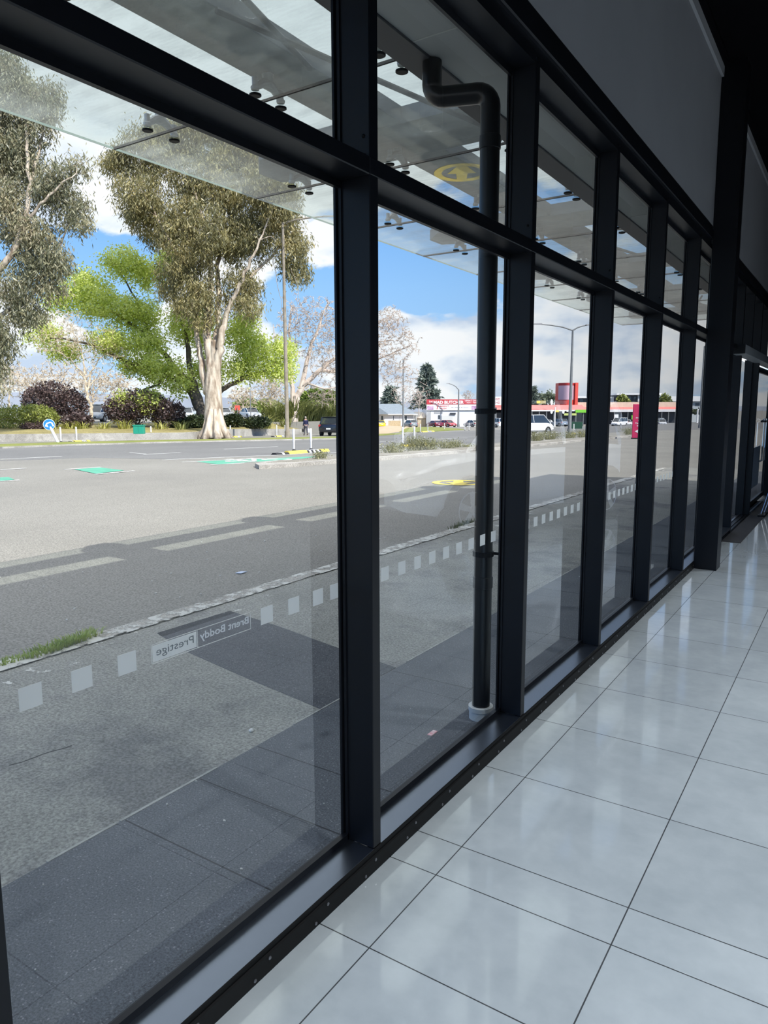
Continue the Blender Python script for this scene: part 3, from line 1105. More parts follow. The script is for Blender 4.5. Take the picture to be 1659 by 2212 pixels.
# the kerb between path and forecourt with its worn white paint
kb = MB()
nk = 90
ys = np.linspace(-6, 20.5, nk)
jit = RNG.normal(0, 0.018, nk)
pts = [(-4.31+0.6*jit[i], ys[i]) for i in range(nk)]
back = [(-4.46+jit[i], ys[i]) for i in range(nk)][::-1]
kb.prism([(x, y, GZ+0.012) for x, y in pts+back], (0, 0, -0.02))
struct(kb.build('kerb', M_CONC))
mpaint = bpy.data.materials.new('flaking kerb paint')
mpaint.use_nodes = True
nt = mpaint.node_tree
p_ = nt.nodes['Principled BSDF']
p_.inputs['Base Color'].default_value = (0.62, 0.62, 0.58, 1)
p_.inputs['Roughness'].default_value = 0.8
tc_ = nt.nodes.new('ShaderNodeTexCoord')
n_ = N(nt, 'ShaderNodeTexNoise', Scale=7.0, Detail=9.0, Roughness=0.72)
nt.links.new(tc_.outputs['Object'], n_.inputs['Vector'])
n2_ = N(nt, 'ShaderNodeTexNoise', Scale=0.7, Detail=3.0)
nt.links.new(tc_.outputs['Object'], n2_.inputs['Vector'])
f_ = ramp(nt, math_n(nt, 'ADD', math_n(nt, 'MULTIPLY', n_.outputs[0], 0.75), math_n(nt, 'MULTIPLY', n2_.outputs[0], 0.30)), [(0.50, (0,)*3), (0.55, (1,)*3)])
nt.links.new(f_, p_.inputs['Alpha'])
flat('kerb_paint', [(-4.29, -6), (-4.29, 20.5), (-4.47, 20.5), (-4.47, -6)], 0.0145, mpaint, thick=0.002)
flat('kerb_paint_fragments', [(-4.02, -6), (-4.02, 20.5), (-4.29, 20.5), (-4.29, -6)], 0.0065, mpaint.copy(), thick=0.002)
mm = bpy.data.objects['kerb_paint_fragments'].data.materials[0]
for nd in mm.node_tree.nodes:
    if nd.type == 'VALTORGB':
        nd.color_ramp.elements[0].position = 0.60
        nd.color_ramp.elements[1].position = 0.63
m = MB()
ck = [G(x, y) for x, y in ((20, 1655), (48, 1648), (70, 1640), (95, 1630), (115, 1624), (140, 1618), (155, 1612))]
for a_, b_ in zip(ck, ck[1:]):
    d = (b_-a_)
    n_ = Vector((-d.y, d.x, 0)).normalized()*0.004
    m.prism([(a_.x+n_.x, a_.y+n_.y, GZ+.0046), (b_.x+n_.x, b_.y+n_.y, GZ+.0046), (b_.x-n_.x, b_.y-n_.y, GZ+.0046), (a_.x-n_.x, a_.y-n_.y, GZ+.0046)], (0, 0, -.002))
struct(m.build('footpath_crack', mat('crack', (0.035, 0.035, 0.035), rough=1.0)))
# small litter and stones that lie on the path and forecourt
st_ = MB()
for i in range(95):
    if i < 60:
        x, y = -4.6-RNG.random()*2.2, 1.5+RNG.random()*6
    else:
        x, y = -1.6-RNG.random()*2.5, -1+RNG.random()*8
    s_ = (0.004+0.007*RNG.random())*(1 if i < 60 else 0.5)
    a_ = RNG.random()*6.28
    st_.prism([(x+s_*math.cos(a_+t*1.57)*(1+0.5*RNG.random()), y+s_*math.sin(a_+t*1.57), GZ+0.009) for t in range(4)], (0, 0, 0.003+s_*0.3))
tag(st_.build('pebbles', mat('pale grit', (0.60, 0.60, 0.57), rough=0.8)), kind='stuff', label='pale grit scattered on the footpath and forecourt', cat='grit')
p = G(543, 1582)
tag(MB().lathe([(0.010, 0), (0.014, 0.006), (0.008, 0.013)], (p.x, p.y, GZ+0.005), 7).build('white_stone', mat('white stone', (0.8, 0.8, 0.78))), 'small white stone lying alone on the pale footpath', 'stone')
p = G(934, 1588)
tag(MB().box(p.x-0.012, p.x+0.012, p.y-0.03, p.y+0.03, GZ+0.009, GZ+0.013).build('paper_scrap', mat('pink and white paper', (0.75, 0.2, 0.25), col2=(0.8, 0.7, 0.7), scale=60)), 'pink scrap of paper on the dark paving near the downpipe', 'litter')
p = G(521, 1238)
tag(MB().prism([(p.x-0.03, p.y-0.05, GZ+0.004), (p.x+0.03, p.y-0.03, GZ+0.004), (p.x+0.025, p.y+0.06, GZ+0.004), (p.x-0.03, p.y+0.03, GZ+0.004)], (0, 0, 0.006)).build('paper_scrap', mat('blue white paper', (0.55, 0.65, 0.85))), 'bluish white scrap of paper on the shaded forecourt', 'litter')

# grass tufts in the kerb joint
def tuft_mesh(name, centres, n, h, mats, parent=None, spread=0.08, width=0.006, kind=None, lean_k=1.0):
    V, F = [], []
    for c in centres:
        for i in range(n):
            a = RNG.random()*6.283
            rr = spread*math.sqrt(RNG.random())
            b = np.array([c[0]+rr*math.cos(a)*0.6, c[1]+rr*math.sin(a)*1.6, c[2]])
            hh = h*(0.5+0.7*RNG.random())
            lean = np.array([math.cos(a), math.sin(a), 0])*hh*(0.2+0.6*RNG.random())*lean_k
            w = np.array([-math.sin(a), math.cos(a), 0])*width
            k = len(V)
            m1 = b+lean*0.35+np.array([0, 0, hh*0.7])
            t = b+lean+np.array([0, 0, hh*(1.0 if lean_k <= 1 else 0.92)])
            V += [b-w, b+w, m1+w*0.7, m1-w*0.7, t+w*0.15, t-w*0.15]
            F += [(k, k+1, k+2, k+3), (k+3, k+2, k+4, k+5)]
    return np_mesh(name, np.array(V), np.array(F), mats, parent)
M_BLADE = leaf_mat('fresh grass blades', [(0.18, 0.28, 0.03), (0.38, 0.50, 0.08), (0.55, 0.60, 0.18)], scale=6)
t1 = tuft_mesh('grass_tuft', [(G(x, y).x, G(x, y).y, GZ) for x, y in ((90, 1415), (110, 1408), (130, 1400), (148, 1394), (165, 1388), (183, 1382))], 90, 0.055, M_BLADE, spread=0.10)
tag(t1, 'bright green grass tuft growing along the white kerb edge', 'grass', kind='stuff')
t2 = tuft_mesh('grass_tuft', [(G(x, y).x, G(x, y).y, GZ) for x, y in ((4, 1437), (18, 1434), (34, 1430))], 60, 0.035, M_BLADE, spread=0.08)
tag(t2, 'low grass tuft at the kerb edge beside the leftmost window frame', 'grass', kind='stuff')
t3 = tuft_mesh('grass_tuft', [(G(x, y).x, G(x, y).y, GZ) for x, y in ((985, 1140), (998, 1135), (1008, 1131), (1018, 1128))], 40, 0.05, leaf_mat('dull weeds', [(0.08, 0.09, 0.04), (0.15, 0.17, 0.08), (0.2, 0.22, 0.12)], scale=5), spread=0.12)
tag(t3, 'dark weeds growing along the kerb just left of the downpipe', 'weeds', kind='stuff')

# the road and its far side
near = [(-70, -60), (-46, -20), (-29.5, 4)]+gp((0, 996), (200, 989), (380, 992.5), (728, 979.5), (820, 973.5), (1025, 960), (1150, 950), (1260, 940), (1380, 930))+[(40, 200)]
far = [(-95, -60), (-66, -20), (-52, 8)]+gp((0, 969), (150, 963), (380, 956.5), (728, 949), (820, 941.5), (935, 934), (1024, 930.5), (1250, 922), (1400, 917))+[(60, 240)]
flat('road', near+far[::-1], 0.006, M_ROAD, thick=0.006)
verge = gp((0, 969), (150, 963), (380, 956.5), (728, 949), (735, 944), (380, 951.5), (150, 956.5), (0, 961.5))
flat('verge', [(-60, 2)]+verge[:4]+verge[4:]+[(-63, 2)], 0.06, M_GRASS, thick=0.09)
vk = [(-60, 2)]+verge[:4]
m = MB()
for (x0, y0), (x1, y1) in zip(vk, vk[1:]):
    d = Vector((y1-y0, x0-x1, 0)).normalized()*0.18
    m.prism([(x0, y0, TZ(x0, y0, .09)), (x1, y1, TZ(x1, y1, .09)), (x1+d.x, y1+d.y, TZ(x1, y1, .09)), (x0+d.x, y0+d.y, TZ(x0, y0, .09))], (0, 0, -0.12))
struct(m.build('kerb_far', M_CONC))
flat('verge_far', gp((862, 934), (935, 932.5), (1003, 928.8), (985, 926), (930, 922.5), (880, 924.5)), 0.07, M_GRASS, thick=0.1)
flat('driveway', gp((800, 943), (845, 935.5), (862, 933), (905, 922.5), (840, 919.5), (780, 925)), 0.03, M_DIRT, thick=0.06)
flat('verge_corner', gp((780, 946), (822, 941.2), (868, 938.2), (866, 936.6), (820, 938.6), (780, 943)), 0.07, M_GRASS, thick=0.1)
# planted island at the edge of the forecourt
isl = gp((551, 1008), (560, 1013.5), (640, 1008), (728, 1001), (830, 994), (1040, 975.5), (1150, 965.5), (1260, 953.5), (1380, 943), (1380, 940), (1260, 949), (1150, 957), (1040, 966), (830, 983), (728, 991), (600, 1003))
flat('island_kerb', isl, 0.10, M_CONC, thick=0.2)
isl2 = gp((575, 1007), (640, 1005), (728, 998), (830, 991), (1040, 973.5), (1150, 963.5), (1260, 952), (1380, 941.8), (1380, 940.5), (1260, 950), (1150, 958.5), (1040, 967.5), (830, 984.5), (728, 992.5), (610, 1002.5))
flat('island_soil', isl2, 0.115, ground_mat('island soil', ((0.20, 0.19, 0.16), (0.32, 0.30, 0.26)), fine=25, coarse=0.8), thick=0.1)

# lane paint
def stripe(m, a, b, w, z=0.008):
    A, B = G(*a), G(*b)
    d = (B-A)
    n_ = Vector((-d.y, d.x, 0)).normalized()*w/2
    m.prism([(A.x+n_.x, A.y+n_.y, A.z+z), (B.x+n_.x, B.y+n_.y, B.z+z), (B.x-n_.x, B.y-n_.y, B.z+z), (A.x-n_.x, A.y-n_.y, A.z+z)], (0, 0, -0.002))
m = MB()
for a, b, w in (((0, 992.5), (133, 986), .12), ((0, 1015), (57, 1012), .12), ((485, 970.5), (600, 964.8), .12), ((350, 994), (380, 992.5), .1), ((380, 992.5), (728, 978), .12),
                ((820, 972), (1025, 959), .12), ((820, 965.5), (860, 963), .1), ((820, 955), (855, 953), .12), ((870, 951.5), (1010, 946), .12), ((140, 1014.5), (217, 1009.5), .12), ((205, 1025), (290, 1017.5), .12),
                ((0, 1040), (42, 1037.5), .12), ((393, 998.5), (560, 990.5), .10), ((455, 1004.5), (725, 988.5), .10), ((390, 978), (310, 982), .1), ((280, 978), (315, 981), .08)):
    stripe(m, a, b, w)
struct(m.build('road_markings', M_PAINT))
m = MB()
for q in (((160, 1014), (217, 1010.3), (268, 1016.5), (207, 1023.5)), ((0, 1032), (18, 1031), (32, 1036.5), (0, 1039)), ((424, 997.5), (560, 991.5), (690, 985.5), (655, 991), (470, 1003.5))):
    m.prism([tuple(G(p[0], p[1], 0.0075)) for p in q], (0, 0, -0.002))
struct(m.build('cycle_lane_paint', M_GREEN))
# bicycle symbol on the green lane
m = MB()
c = G(560, 994.5)
ax = (G(600, 992.5)-G(520, 996.5)).normalized()
ay = Vector((-ax.y, ax.x, 0))
def bike(m, c, ax, ay, s, z):
    def P(u, v):
        q = c+ax*u*s+ay*v*s
        return (q.x, q.y, TZ(q.x, q.y, z))
    for cu in (-0.62, 0.62):
        for k in range(14):
            a0, a1 = 2*PI*k/14, 2*PI*(k+1)/14
            m.prism([P(cu+.42*math.cos(a0), .5*math.sin(a0)), P(cu+.42*math.cos(a1), .5*math.sin(a1)), P(cu+.3*math.cos(a1), .36*math.sin(a1)), P(cu+.3*math.cos(a0), .36*math.sin(a0))], (0, 0, -0.002))
    for (u0, v0), (u1, v1) in (((-.62, 0), (-.1, .1)), ((-.1, .1), (.42, .85)), ((-.3, .8), (.42, .85)), ((-.1, .1), (-.32, 1.0)), ((.62, 0), (.38, 1.1)), ((.38, 1.1), (.6, 1.15)), ((-.45, 1.05), (-.18, 1.05)), ((-.62, 0), (-.3, .8))):
        d = Vector((v0-v1, u1-u0)).normalized()*0.07
        m.prism([P(u0+d.x, v0+d.y), P(u1+d.x, v1+d.y), P(u1-d.x, v1-d.y), P(u0-d.x, v0-d.y)], (0, 0, -0.002))
bike(m, c, ax, ay, 1.15, 0.0105)
struct(m.build('cycle_symbol_marking', M_PAINT))
# round yellow marking on the forecourt
c = G(990, 1042.6)
m = MB()
def disc(m, c, r0, r1, z, n=36):
    for k in range(n):
        a0, a1 = 2*PI*k/n, 2*PI*(k+1)/n
        m.prism([(c.x+r1*math.cos(a0), c.y+r1*math.sin(a0), z), (c.x+r1*math.cos(a1), c.y+r1*math.sin(a1), z), (c.x+r0*math.cos(a1), c.y+r0*math.sin(a1), z), (c.x+r0*math.cos(a0), c.y+r0*math.sin(a0), z)], (0, 0, -0.002))
disc(m, c, 0.42, 0.58, GZ+0.004)
ang = math.atan2(c.y, c.x)
def rot(u, v):
    return (c.x+u*math.cos(ang)-v*math.sin(ang), c.y+u*math.sin(ang)+v*math.cos(ang), GZ+0.004)
m.prism([rot(-.40, -.10), rot(.05, -.30), rot(.05, -.12), rot(.42, -.10), rot(.42, .10), rot(.05, .12), rot(.05, .30), rot(-.40, .10)], (0, 0, -0.002))
struct(m.build('forecourt_marking', M_YEL))
# the wall-less far footpath and the low retaining wall with the garden bed behind
wl = [(-75, -10), (-60, 12)]+gp((0, 955), (130, 953), (250, 951.4), (400, 949.8), (505, 944.2), (575, 940.8), (700, 936))
hs = [0.50]*5+[0.50, 0.66, 0.60, 0.43]
m = MB()
for i in range(len(wl)-1):
    (x0, y0), (x1, y1) = wl[i], wl[i+1]
    d = Vector((y1-y0, x0-x1, 0)).normalized()*-0.22
    h0, h1 = hs[i], hs[i+1]
    za, zb = TZ(x0, y0), TZ(x1, y1)
    m.add([(x0, y0, za-.3), (x1, y1, zb-.3), (x1+d.x, y1+d.y, zb-.3), (x0+d.x, y0+d.y, za-.3), (x0, y0, za+h0), (x1, y1, zb+h1), (x1+d.x, y1+d.y, zb+h1), (x0+d.x, y0+d.y, za+h0)],
          [(0, 1, 5, 4), (1, 2, 6, 5), (2, 3, 7, 6), (3, 0, 4, 7), (4, 5, 6, 7), (0, 3, 2, 1)])
struct(m.build('retaining_wall', M_CONC))
BEDZ, PARKZ = 0.03, 0.42
bed_m = ground_mat('bark mulch and dry grass', ((0.20, 0.17, 0.07), (0.36, 0.31, 0.13)), fine=8, coarse=0.5, bump=1.0)
back_ = [D(x, 900, w) for x, w in ((-900, 66), (-300, 66), (0, 66), (130, 66), (250, 66), (400, 66), (505, 68), (575, 70), (735, 74))]
m = MB()
fr_ = [(x, y) for x, y in wl]
for i in range(len(fr_)-1):
    (x0, y0), (x1, y1) = fr_[i], fr_[i+1]
    a_, b_ = back_[i], back_[i+1]
    m.add([(x0, y0, TZ(x0, y0)+hs[i]-.03), (x1, y1, TZ(x1, y1)+hs[i+1]-.03), (b_.x, b_.y, PARKZ), (a_.x, a_.y, PARKZ)], [(0, 1, 2, 3)])
struct(m.build('garden_bed', bed_m))
m = MB()
bk = [tuple((v.x, v.y, PARKZ)) for v in back_]
ft = [tuple((v.x, v.y, PARKZ)) for v in [D(x, 900, w) for x, w in ((760, 150), (300, 150), (-900, 150))]]
m.prism(bk+ft, (0, 0, -3.2))
struct(m.build('car_park_ground', M_LOT))

# ================================================================== TREES, HEDGES AND BEDS
def rnd_unit():
    v = RNG.normal(size=3)
    return v/np.linalg.norm(v)


class Wood:
    """limbs of one tree as tapered tubes"""
    def __init__(self):
        self.mb = MB()
        self.nodes = []      # (point, radius)

    def limb(self, pts, r0, r1, n=8, wob=0.0, sub=5, record=True):
        P = [np.array(p, float) for p in pts]
        out = []
        k = len(P)
        for i in range(k-1):
            for j in range(sub):
                t = j/sub
                p0, p1, p2, p3 = P[max(i-1, 0)], P[i], P[i+1], P[min(i+2, k-1)]
                q = 0.5*((2*p1)+(-p0+p2)*t+(2*p0-5*p1+4*p2-p3)*t*t+(-p0+3*p1-3*p2+p3)*t**3)
                out.append(q+RNG.normal(size=3)*wob*(0 if i+j == 0 else 1))
        out.append(P[-1])
        m = len(out)
        rad = [r0+(r1-r0)*(i/(m-1))**0.8 for i in range(m)]
        self.mb.tube(out, rad, n)
        if record:
            self.nodes += list(zip(out, rad))
        return out

    def twig_to(self, target, r1=0.012, n=4, sag=0.15):
        A = np.array([p for p, r in self.nodes])
        R_ = np.array([r for p, r in self.nodes])
        t = np.array(target)
        # prefer nodes that lie below and inside
        d = np.linalg.norm(A-t, axis=1)+np.maximum(0, A[:, 2]-t[2])*0.8
        i = int(np.argmin(d))
        p, r = A[i], R_[i]
        L = np.linalg.norm(t-p)
        mid = (p+t)/2+RNG.normal(size=3)*0.10*L+np.array([0, 0, sag*L])
        r = min(r*0.6, 0.02+0.022*L)
        pts = self.limb([p, mid, t], max(r, r1), r1, n, wob=0.02*L, sub=3)
        return pts


def leaf_quads(P, axis, side, length, width):
    """pointed leaf quads: base, two shoulders, tip"""
    n = len(P)
    b = P
    t = P+axis*length[:, None]
    m = P+axis*(length*0.42)[:, None]
    V = np.empty((n, 4, 3))
    V[:, 0] = b
    V[:, 1] = m+side*width[:, None]
    V[:, 2] = t
    V[:, 3] = m-side*width[:, None]
    F = np.arange(n*4).reshape(n, 4)
    return V.reshape(-1, 3), F


def unit(v):
    return v/np.maximum(np.linalg.norm(v, axis=1, keepdims=True), 1e-9)


def scatter_leaves(centres, per, spread, length, width, droop=0.0, jitter=0.3):
    C = np.repeat(np.asarray(centres), per, axis=0)
    n = len(C)
    P = C+RNG.normal(size=(n, 3))*spread
    ax = RNG.normal(size=(n, 3))
    ax = unit(ax)
    ax = unit(ax*(1-droop)+np.array([0, 0, -1.0])*droop)
    sd = unit(np.cross(ax, RNG.normal(size=(n, 3))))
    ln = length*(1+jitter*RNG.normal(size=n)).clip(0.4, 1.8)
    return leaf_quads(P, ax, sd, ln, ln*width/length)


def blob_points(blobs, n):
    """n points through ellipsoids given as (centre, radii), more of them near the skin"""
    w = np.array([b[1][0]*b[1][1]*b[1][2] for b in blobs])**0.75
    w = w/w.sum()
    idx = RNG.choice(len(blobs), size=n, p=w)
    out = np.empty((n, 3))
    for i in range(n):
        c, r = blobs[idx[i]]
        out[i] = np.array(c)+rnd_unit()*np.array(r)*(RNG.random()**0.42)
    return out


M_EUCBARK = mat('peeling eucalyptus bark', (0.20, 0.145, 0.10), col2=(0.66, 0.57, 0.46), rough=0.85, scale=2.2, detail=8, stretch=(1.6, 1.6, 0.22), bump=0.8, bscale=5, bdist=0.05)
M_BARK = mat('dark furrowed bark', (0.075, 0.06, 0.045), col2=(0.17, 0.14, 0.11), rough=0.9, scale=3, bump=0.6, bscale=9, bdist=0.03)
M_BARE = mat('pale bare twigs', (0.42, 0.34, 0.29), col2=(0.62, 0.53, 0.46), rough=0.9, scale=2)
M_BARE2 = mat('tan bare twigs', (0.44, 0.36, 0.27), col2=(0.62, 0.53, 0.40), rough=0.9, scale=2)
M_EUCLEAF = leaf_mat('eucalyptus leaves', [(0.10, 0.105, 0.045), (0.23, 0.215, 0.095), (0.38, 0.335, 0.145), (0.54, 0.44, 0.19)], scale=0.45, trans=0.42)
M_EUCLEAF2 = leaf_mat('grey green eucalyptus leaves', [(0.10, 0.11, 0.065), (0.22, 0.225, 0.13), (0.36, 0.335, 0.20), (0.48, 0.41, 0.27)], scale=0.5, trans=0.40)
M_LIME = leaf_mat('fresh lime green leaves', [(0.36, 0.43, 0.07), (0.60, 0.69, 0.14), (0.76, 0.84, 0.24), (0.86, 0.92, 0.40)], scale=0.6, trans=0.55)
M_PURP = leaf_mat('purple bronze leaves', [(0.045, 0.028, 0.028), (0.11, 0.07, 0.068), (0.19, 0.13, 0.12)], scale=1.2, trans=0.2)
M_HEDGE = leaf_mat('olive hedge leaves', [(0.10, 0.13, 0.02), (0.25, 0.29, 0.05), (0.42, 0.44, 0.12)], scale=1.5, trans=0.25)
M_DKGREEN = leaf_mat('dark shrub leaves', [(0.012, 0.02, 0.008), (0.045, 0.065, 0.022), (0.09, 0.12, 0.04)], scale=1.5, trans=0.2)
M_GLOSS = leaf_mat('glossy green leaves', [(0.05, 0.10, 0.012), (0.17, 0.26, 0.03), (0.36, 0.44, 0.07)], scale=1.2, trans=0.3)
M_FLAX = leaf_mat('flax blades', [(0.10, 0.13, 0.035), (0.26, 0.29, 0.08), (0.50, 0.50, 0.20)], scale=0.8, trans=0.2)
M_FLAXY = leaf_mat('yellow flax blades', [(0.20, 0.21, 0.04), (0.42, 0.42, 0.09), (0.58, 0.55, 0.20)], scale=0.8, trans=0.25)
M_PINE = leaf_mat('blue green conifer needles', [(0.09, 0.12, 0.105), (0.19, 0.235, 0.20), (0.31, 0.36, 0.30)], scale=0.8, trans=0.15)


def euc_tree(name, label, base, w, trunk, limbs, blobs_px, ntwig, per, lsize, leafm, spread=0.55, r_trunk=(0.7, 0.4), depth_r=None, group=None, bare=()):
    """trunk, limbs: lists of (px, py, dw) outlines; blobs: (px, py, rx_px, ry_px, dw)"""
    s = w/FPX
    t = empty(name, base, label=label, cat='tree', group=group)
    wd = Wood()
    T = [tuple(base)]+[tuple(D(x, y, w+dw)) for x, y, dw in trunk]
    wd.limb(T, r_trunk[0], r_trunk[1], 14, wob=0.02)
    # root flare
    for k in range(7):
        a = 2*PI*k/7+0.3
        b = np.array(base)
        wd.mb.tube([b+np.array([math.cos(a), math.sin(a), 0])*r_trunk[0]*1.35+np.array([0, 0, -0.1]), b+np.array([math.cos(a), math.sin(a), 0])*r_trunk[0]*0.78+np.array([0, 0, 0.7]), b+np.array([math.cos(a), math.sin(a), 0])*r_trunk[0]*0.45+np.array([0, 0, 2.2])], [r_trunk[0]*0.32, r_trunk[0]*0.30, 0.1], 6)
    for pts, r0, r1 in limbs:
        wd.limb([tuple(D(x, y, w+dw)) for x, y, dw in pts], r0, r1, 8, wob=0.05)
    blobs = [(tuple(D(x, y, w+dw)), (rx*s, (rx+ry)/2*s*0.9, ry*s)) for x, y, rx, ry, dw in blobs_px]
    tg = blob_points(blobs, ntwig)
    order = np.argsort([min(np.linalg.norm(np.array(p)-q) for p, r in wd.nodes[::4]) for q in tg])
    cents = []
    for i in order:
        pts = wd.twig_to(tg[i], r1=0.010)
        cents += [pts[-1], pts[-2]*0.5+pts[-1]*0.5]
    for pts, r0, r1 in bare:
        wd.limb([tuple(D(x, y, w+dw)) for x, y, dw in pts], r0, r1, 5, wob=0.06)
    wd.mb.build('trunk', M_EUCBARK, t, smooth=True)
    V, F = scatter_leaves(cents, per, spread, lsize[0], lsize[1], droop=0.55)
    np_mesh('foliage', V, F, leafm, t)
    return t


# the big eucalyptus in the middle, bark hanging at its foot
b = G(465, 948)
W1 = depth(b)
euc_tree('eucalyptus_tree', 'tall eucalyptus with pale peeling trunk in the verge, olive crown in the middle window', b, W1,
         [(462, 880, 0), (461, 820, 0), (463, 780, 0), (463, 735, 0)],
         [([(455, 885, 0), (456, 800, 0), (450, 740, 0.2), (449, 690, 0.3), (455, 620, 0.3), (452, 540, 0), (430, 450, -1), (400, 360, -1)], 0.46, 0.07),
          ([(468, 915, 0), (470, 800, 0), (477, 735, -.3), (484, 700, -.3), (500, 650, -.6), (530, 590, -1), (560, 520, -1.5), (590, 450, -1.5)], 0.42, 0.03),
          ([(448, 850, 0), (434, 780, .5), (425, 715, .8), (418, 650, 1), (405, 560, 1.5), (350, 470, 2)], 0.30, 0.05),
          ([(463, 880, .3), (464, 790, .3), (466, 740, .4), (474, 640, .8), (470, 560, 1.5), (500, 480, 2), (520, 400, 2)], 0.40, 0.05),
          ([(430, 640, 0), (390, 560, -.6), (340, 470, -1.2), (290, 380, -1.5)], 0.15, 0.04),
          ([(505, 640, 0), (560, 580, .5), (620, 520, 1), (655, 500, 1)], 0.16, 0.04),
          ([(452, 560, 0), (470, 450, 0), (480, 350, 0), (490, 300, 0)], 0.15, 0.04)],
         [(440, 400, 95, 70, 0), (330, 330, 80, 60, 0), (260, 350, 45, 40, .5), (300, 420, 60, 50, -1), (560, 430, 90, 70, 0), (620, 520, 50, 60, .5), (480, 310, 80, 60, 1), (390, 300, 70, 45, 0.5), (420, 500, 90, 70, -1),
          (520, 520, 80, 60, 1), (400, 600, 70, 60, 0), (420, 660, 55, 50, -.5), (520, 620, 45, 45, .5), (330, 480, 55, 55, 1), (540, 350, 55, 50, 1), (600, 430, 50, 60, -1), (640, 580, 28, 45, 0.5), (530, 660, 40, 26, 0)],
         1700, 34, (0.27, 0.034), M_EUCLEAF, spread=0.30, r_trunk=(0.88, 0.22),
         bare=[([(590, 560, 0), (600, 620, 0), (612, 690, .3)], .03, .01), ([(620, 560, 0), (640, 610, 0), (650, 660, .3)], .03, .01), ([(300, 480, 0), (270, 460, 0), (250, 440, 0)], .03, .008), ([(350, 520, 0), (300, 480, 0), (265, 500, 0)], .04, .008)])

# its twin at the left edge of the picture
b = G(-95, 957)
W2 = depth(b)
euc_tree('eucalyptus_tree', 'grey green eucalyptus cut by the left edge, trailing leaves over the road verge', b, W2,
         [(-92, 860, 0), (-85, 760, 0), (-70, 680, 0)],
         [([(-72, 690, 0), (-30, 610, 0), (20, 560, -.3), (48, 490, -.5), (62, 410, -.5), (60, 300, -.5), (50, 200, 0)], 0.30, 0.06),
          ([(-60, 700, 0), (-20, 690, .4), (40, 660, .5), (75, 630, .5), (110, 560, .5), (150, 480, .5)], 0.2, 0.04),
          ([(48, 490, -.5), (90, 440, -.8), (130, 400, -1), (165, 370, -1)], 0.12, 0.03),
          ([(-50, 640, 0), (-40, 540, .5), (-20, 420, .5), (0, 300, .5), (20, 180, .5)], 0.2, 0.05),
          ([(62, 420, 0), (85, 330, .5), (95, 240, .5), (105, 190, .5)], 0.12, 0.03)],
         [(70, 250, 50, 60, 0), (20, 200, 60, 70, 0), (110, 215, 30, 35, 0), (40, 330, 60, 60, .5), (100, 400, 60, 50, 0), (150, 440, 40, 50, .5), (10, 450, 50, 60, -.5), (70, 520, 60, 55, .5), (125, 560, 35, 40, 0), (20, 620, 50, 45, 0),
          (60, 680, 45, 30, .5), (0, 730, 30, 60, 0), (-15, 800, 25, 60, 0), (160, 360, 30, 30, 0), (-30, 330, 60, 120, 0), (10, 140, 30, 40, 0), (90, 600, 60, 50, .6), (170, 480, 28, 24, .4)],
         1050, 30, (0.26, 0.033), M_EUCLEAF2, spread=0.30, r_trunk=(0.7, 0.4))


def leafy_tree(name, label, base, w, trunks, blobs_px, ntwig, per, lsize, leafm, barkm, spread=0.4, droop=0.1, cat='tree', group=None, twig=0.012):
    s = w/FPX
    t = empty(name, base, label=label, cat=cat, group=group)
    wd = Wood()
    for pts, r0, r1 in trunks:
        wd.limb([tuple(base) if p == 'base' else tuple(D(p[0], p[1], w+p[2])) for p in pts], r0, r1, 9, wob=0.05)
    blobs = [(tuple(D(x, y, w+dw)), (rx*s, (rx+ry)/2*s, ry*s)) for x, y, rx, ry, dw in blobs_px]
    tg = blob_points(blobs, ntwig)
    order = np.argsort([min(np.linalg.norm(np.array(p)-q) for p, r in wd.nodes[::3]) for q in tg])
    cents = []
    for i in order:
        pts = wd.twig_to(tg[i], r1=twig, sag=0.05)
        cents += [pts[-1]]
    wd.mb.build('trunk', barkm, t, smooth=True)
    V, F = scatter_leaves(cents, per, spread, lsize[0], lsize[1], droop=droop)
    np_mesh('foliage', V, F, leafm, t)
    return t


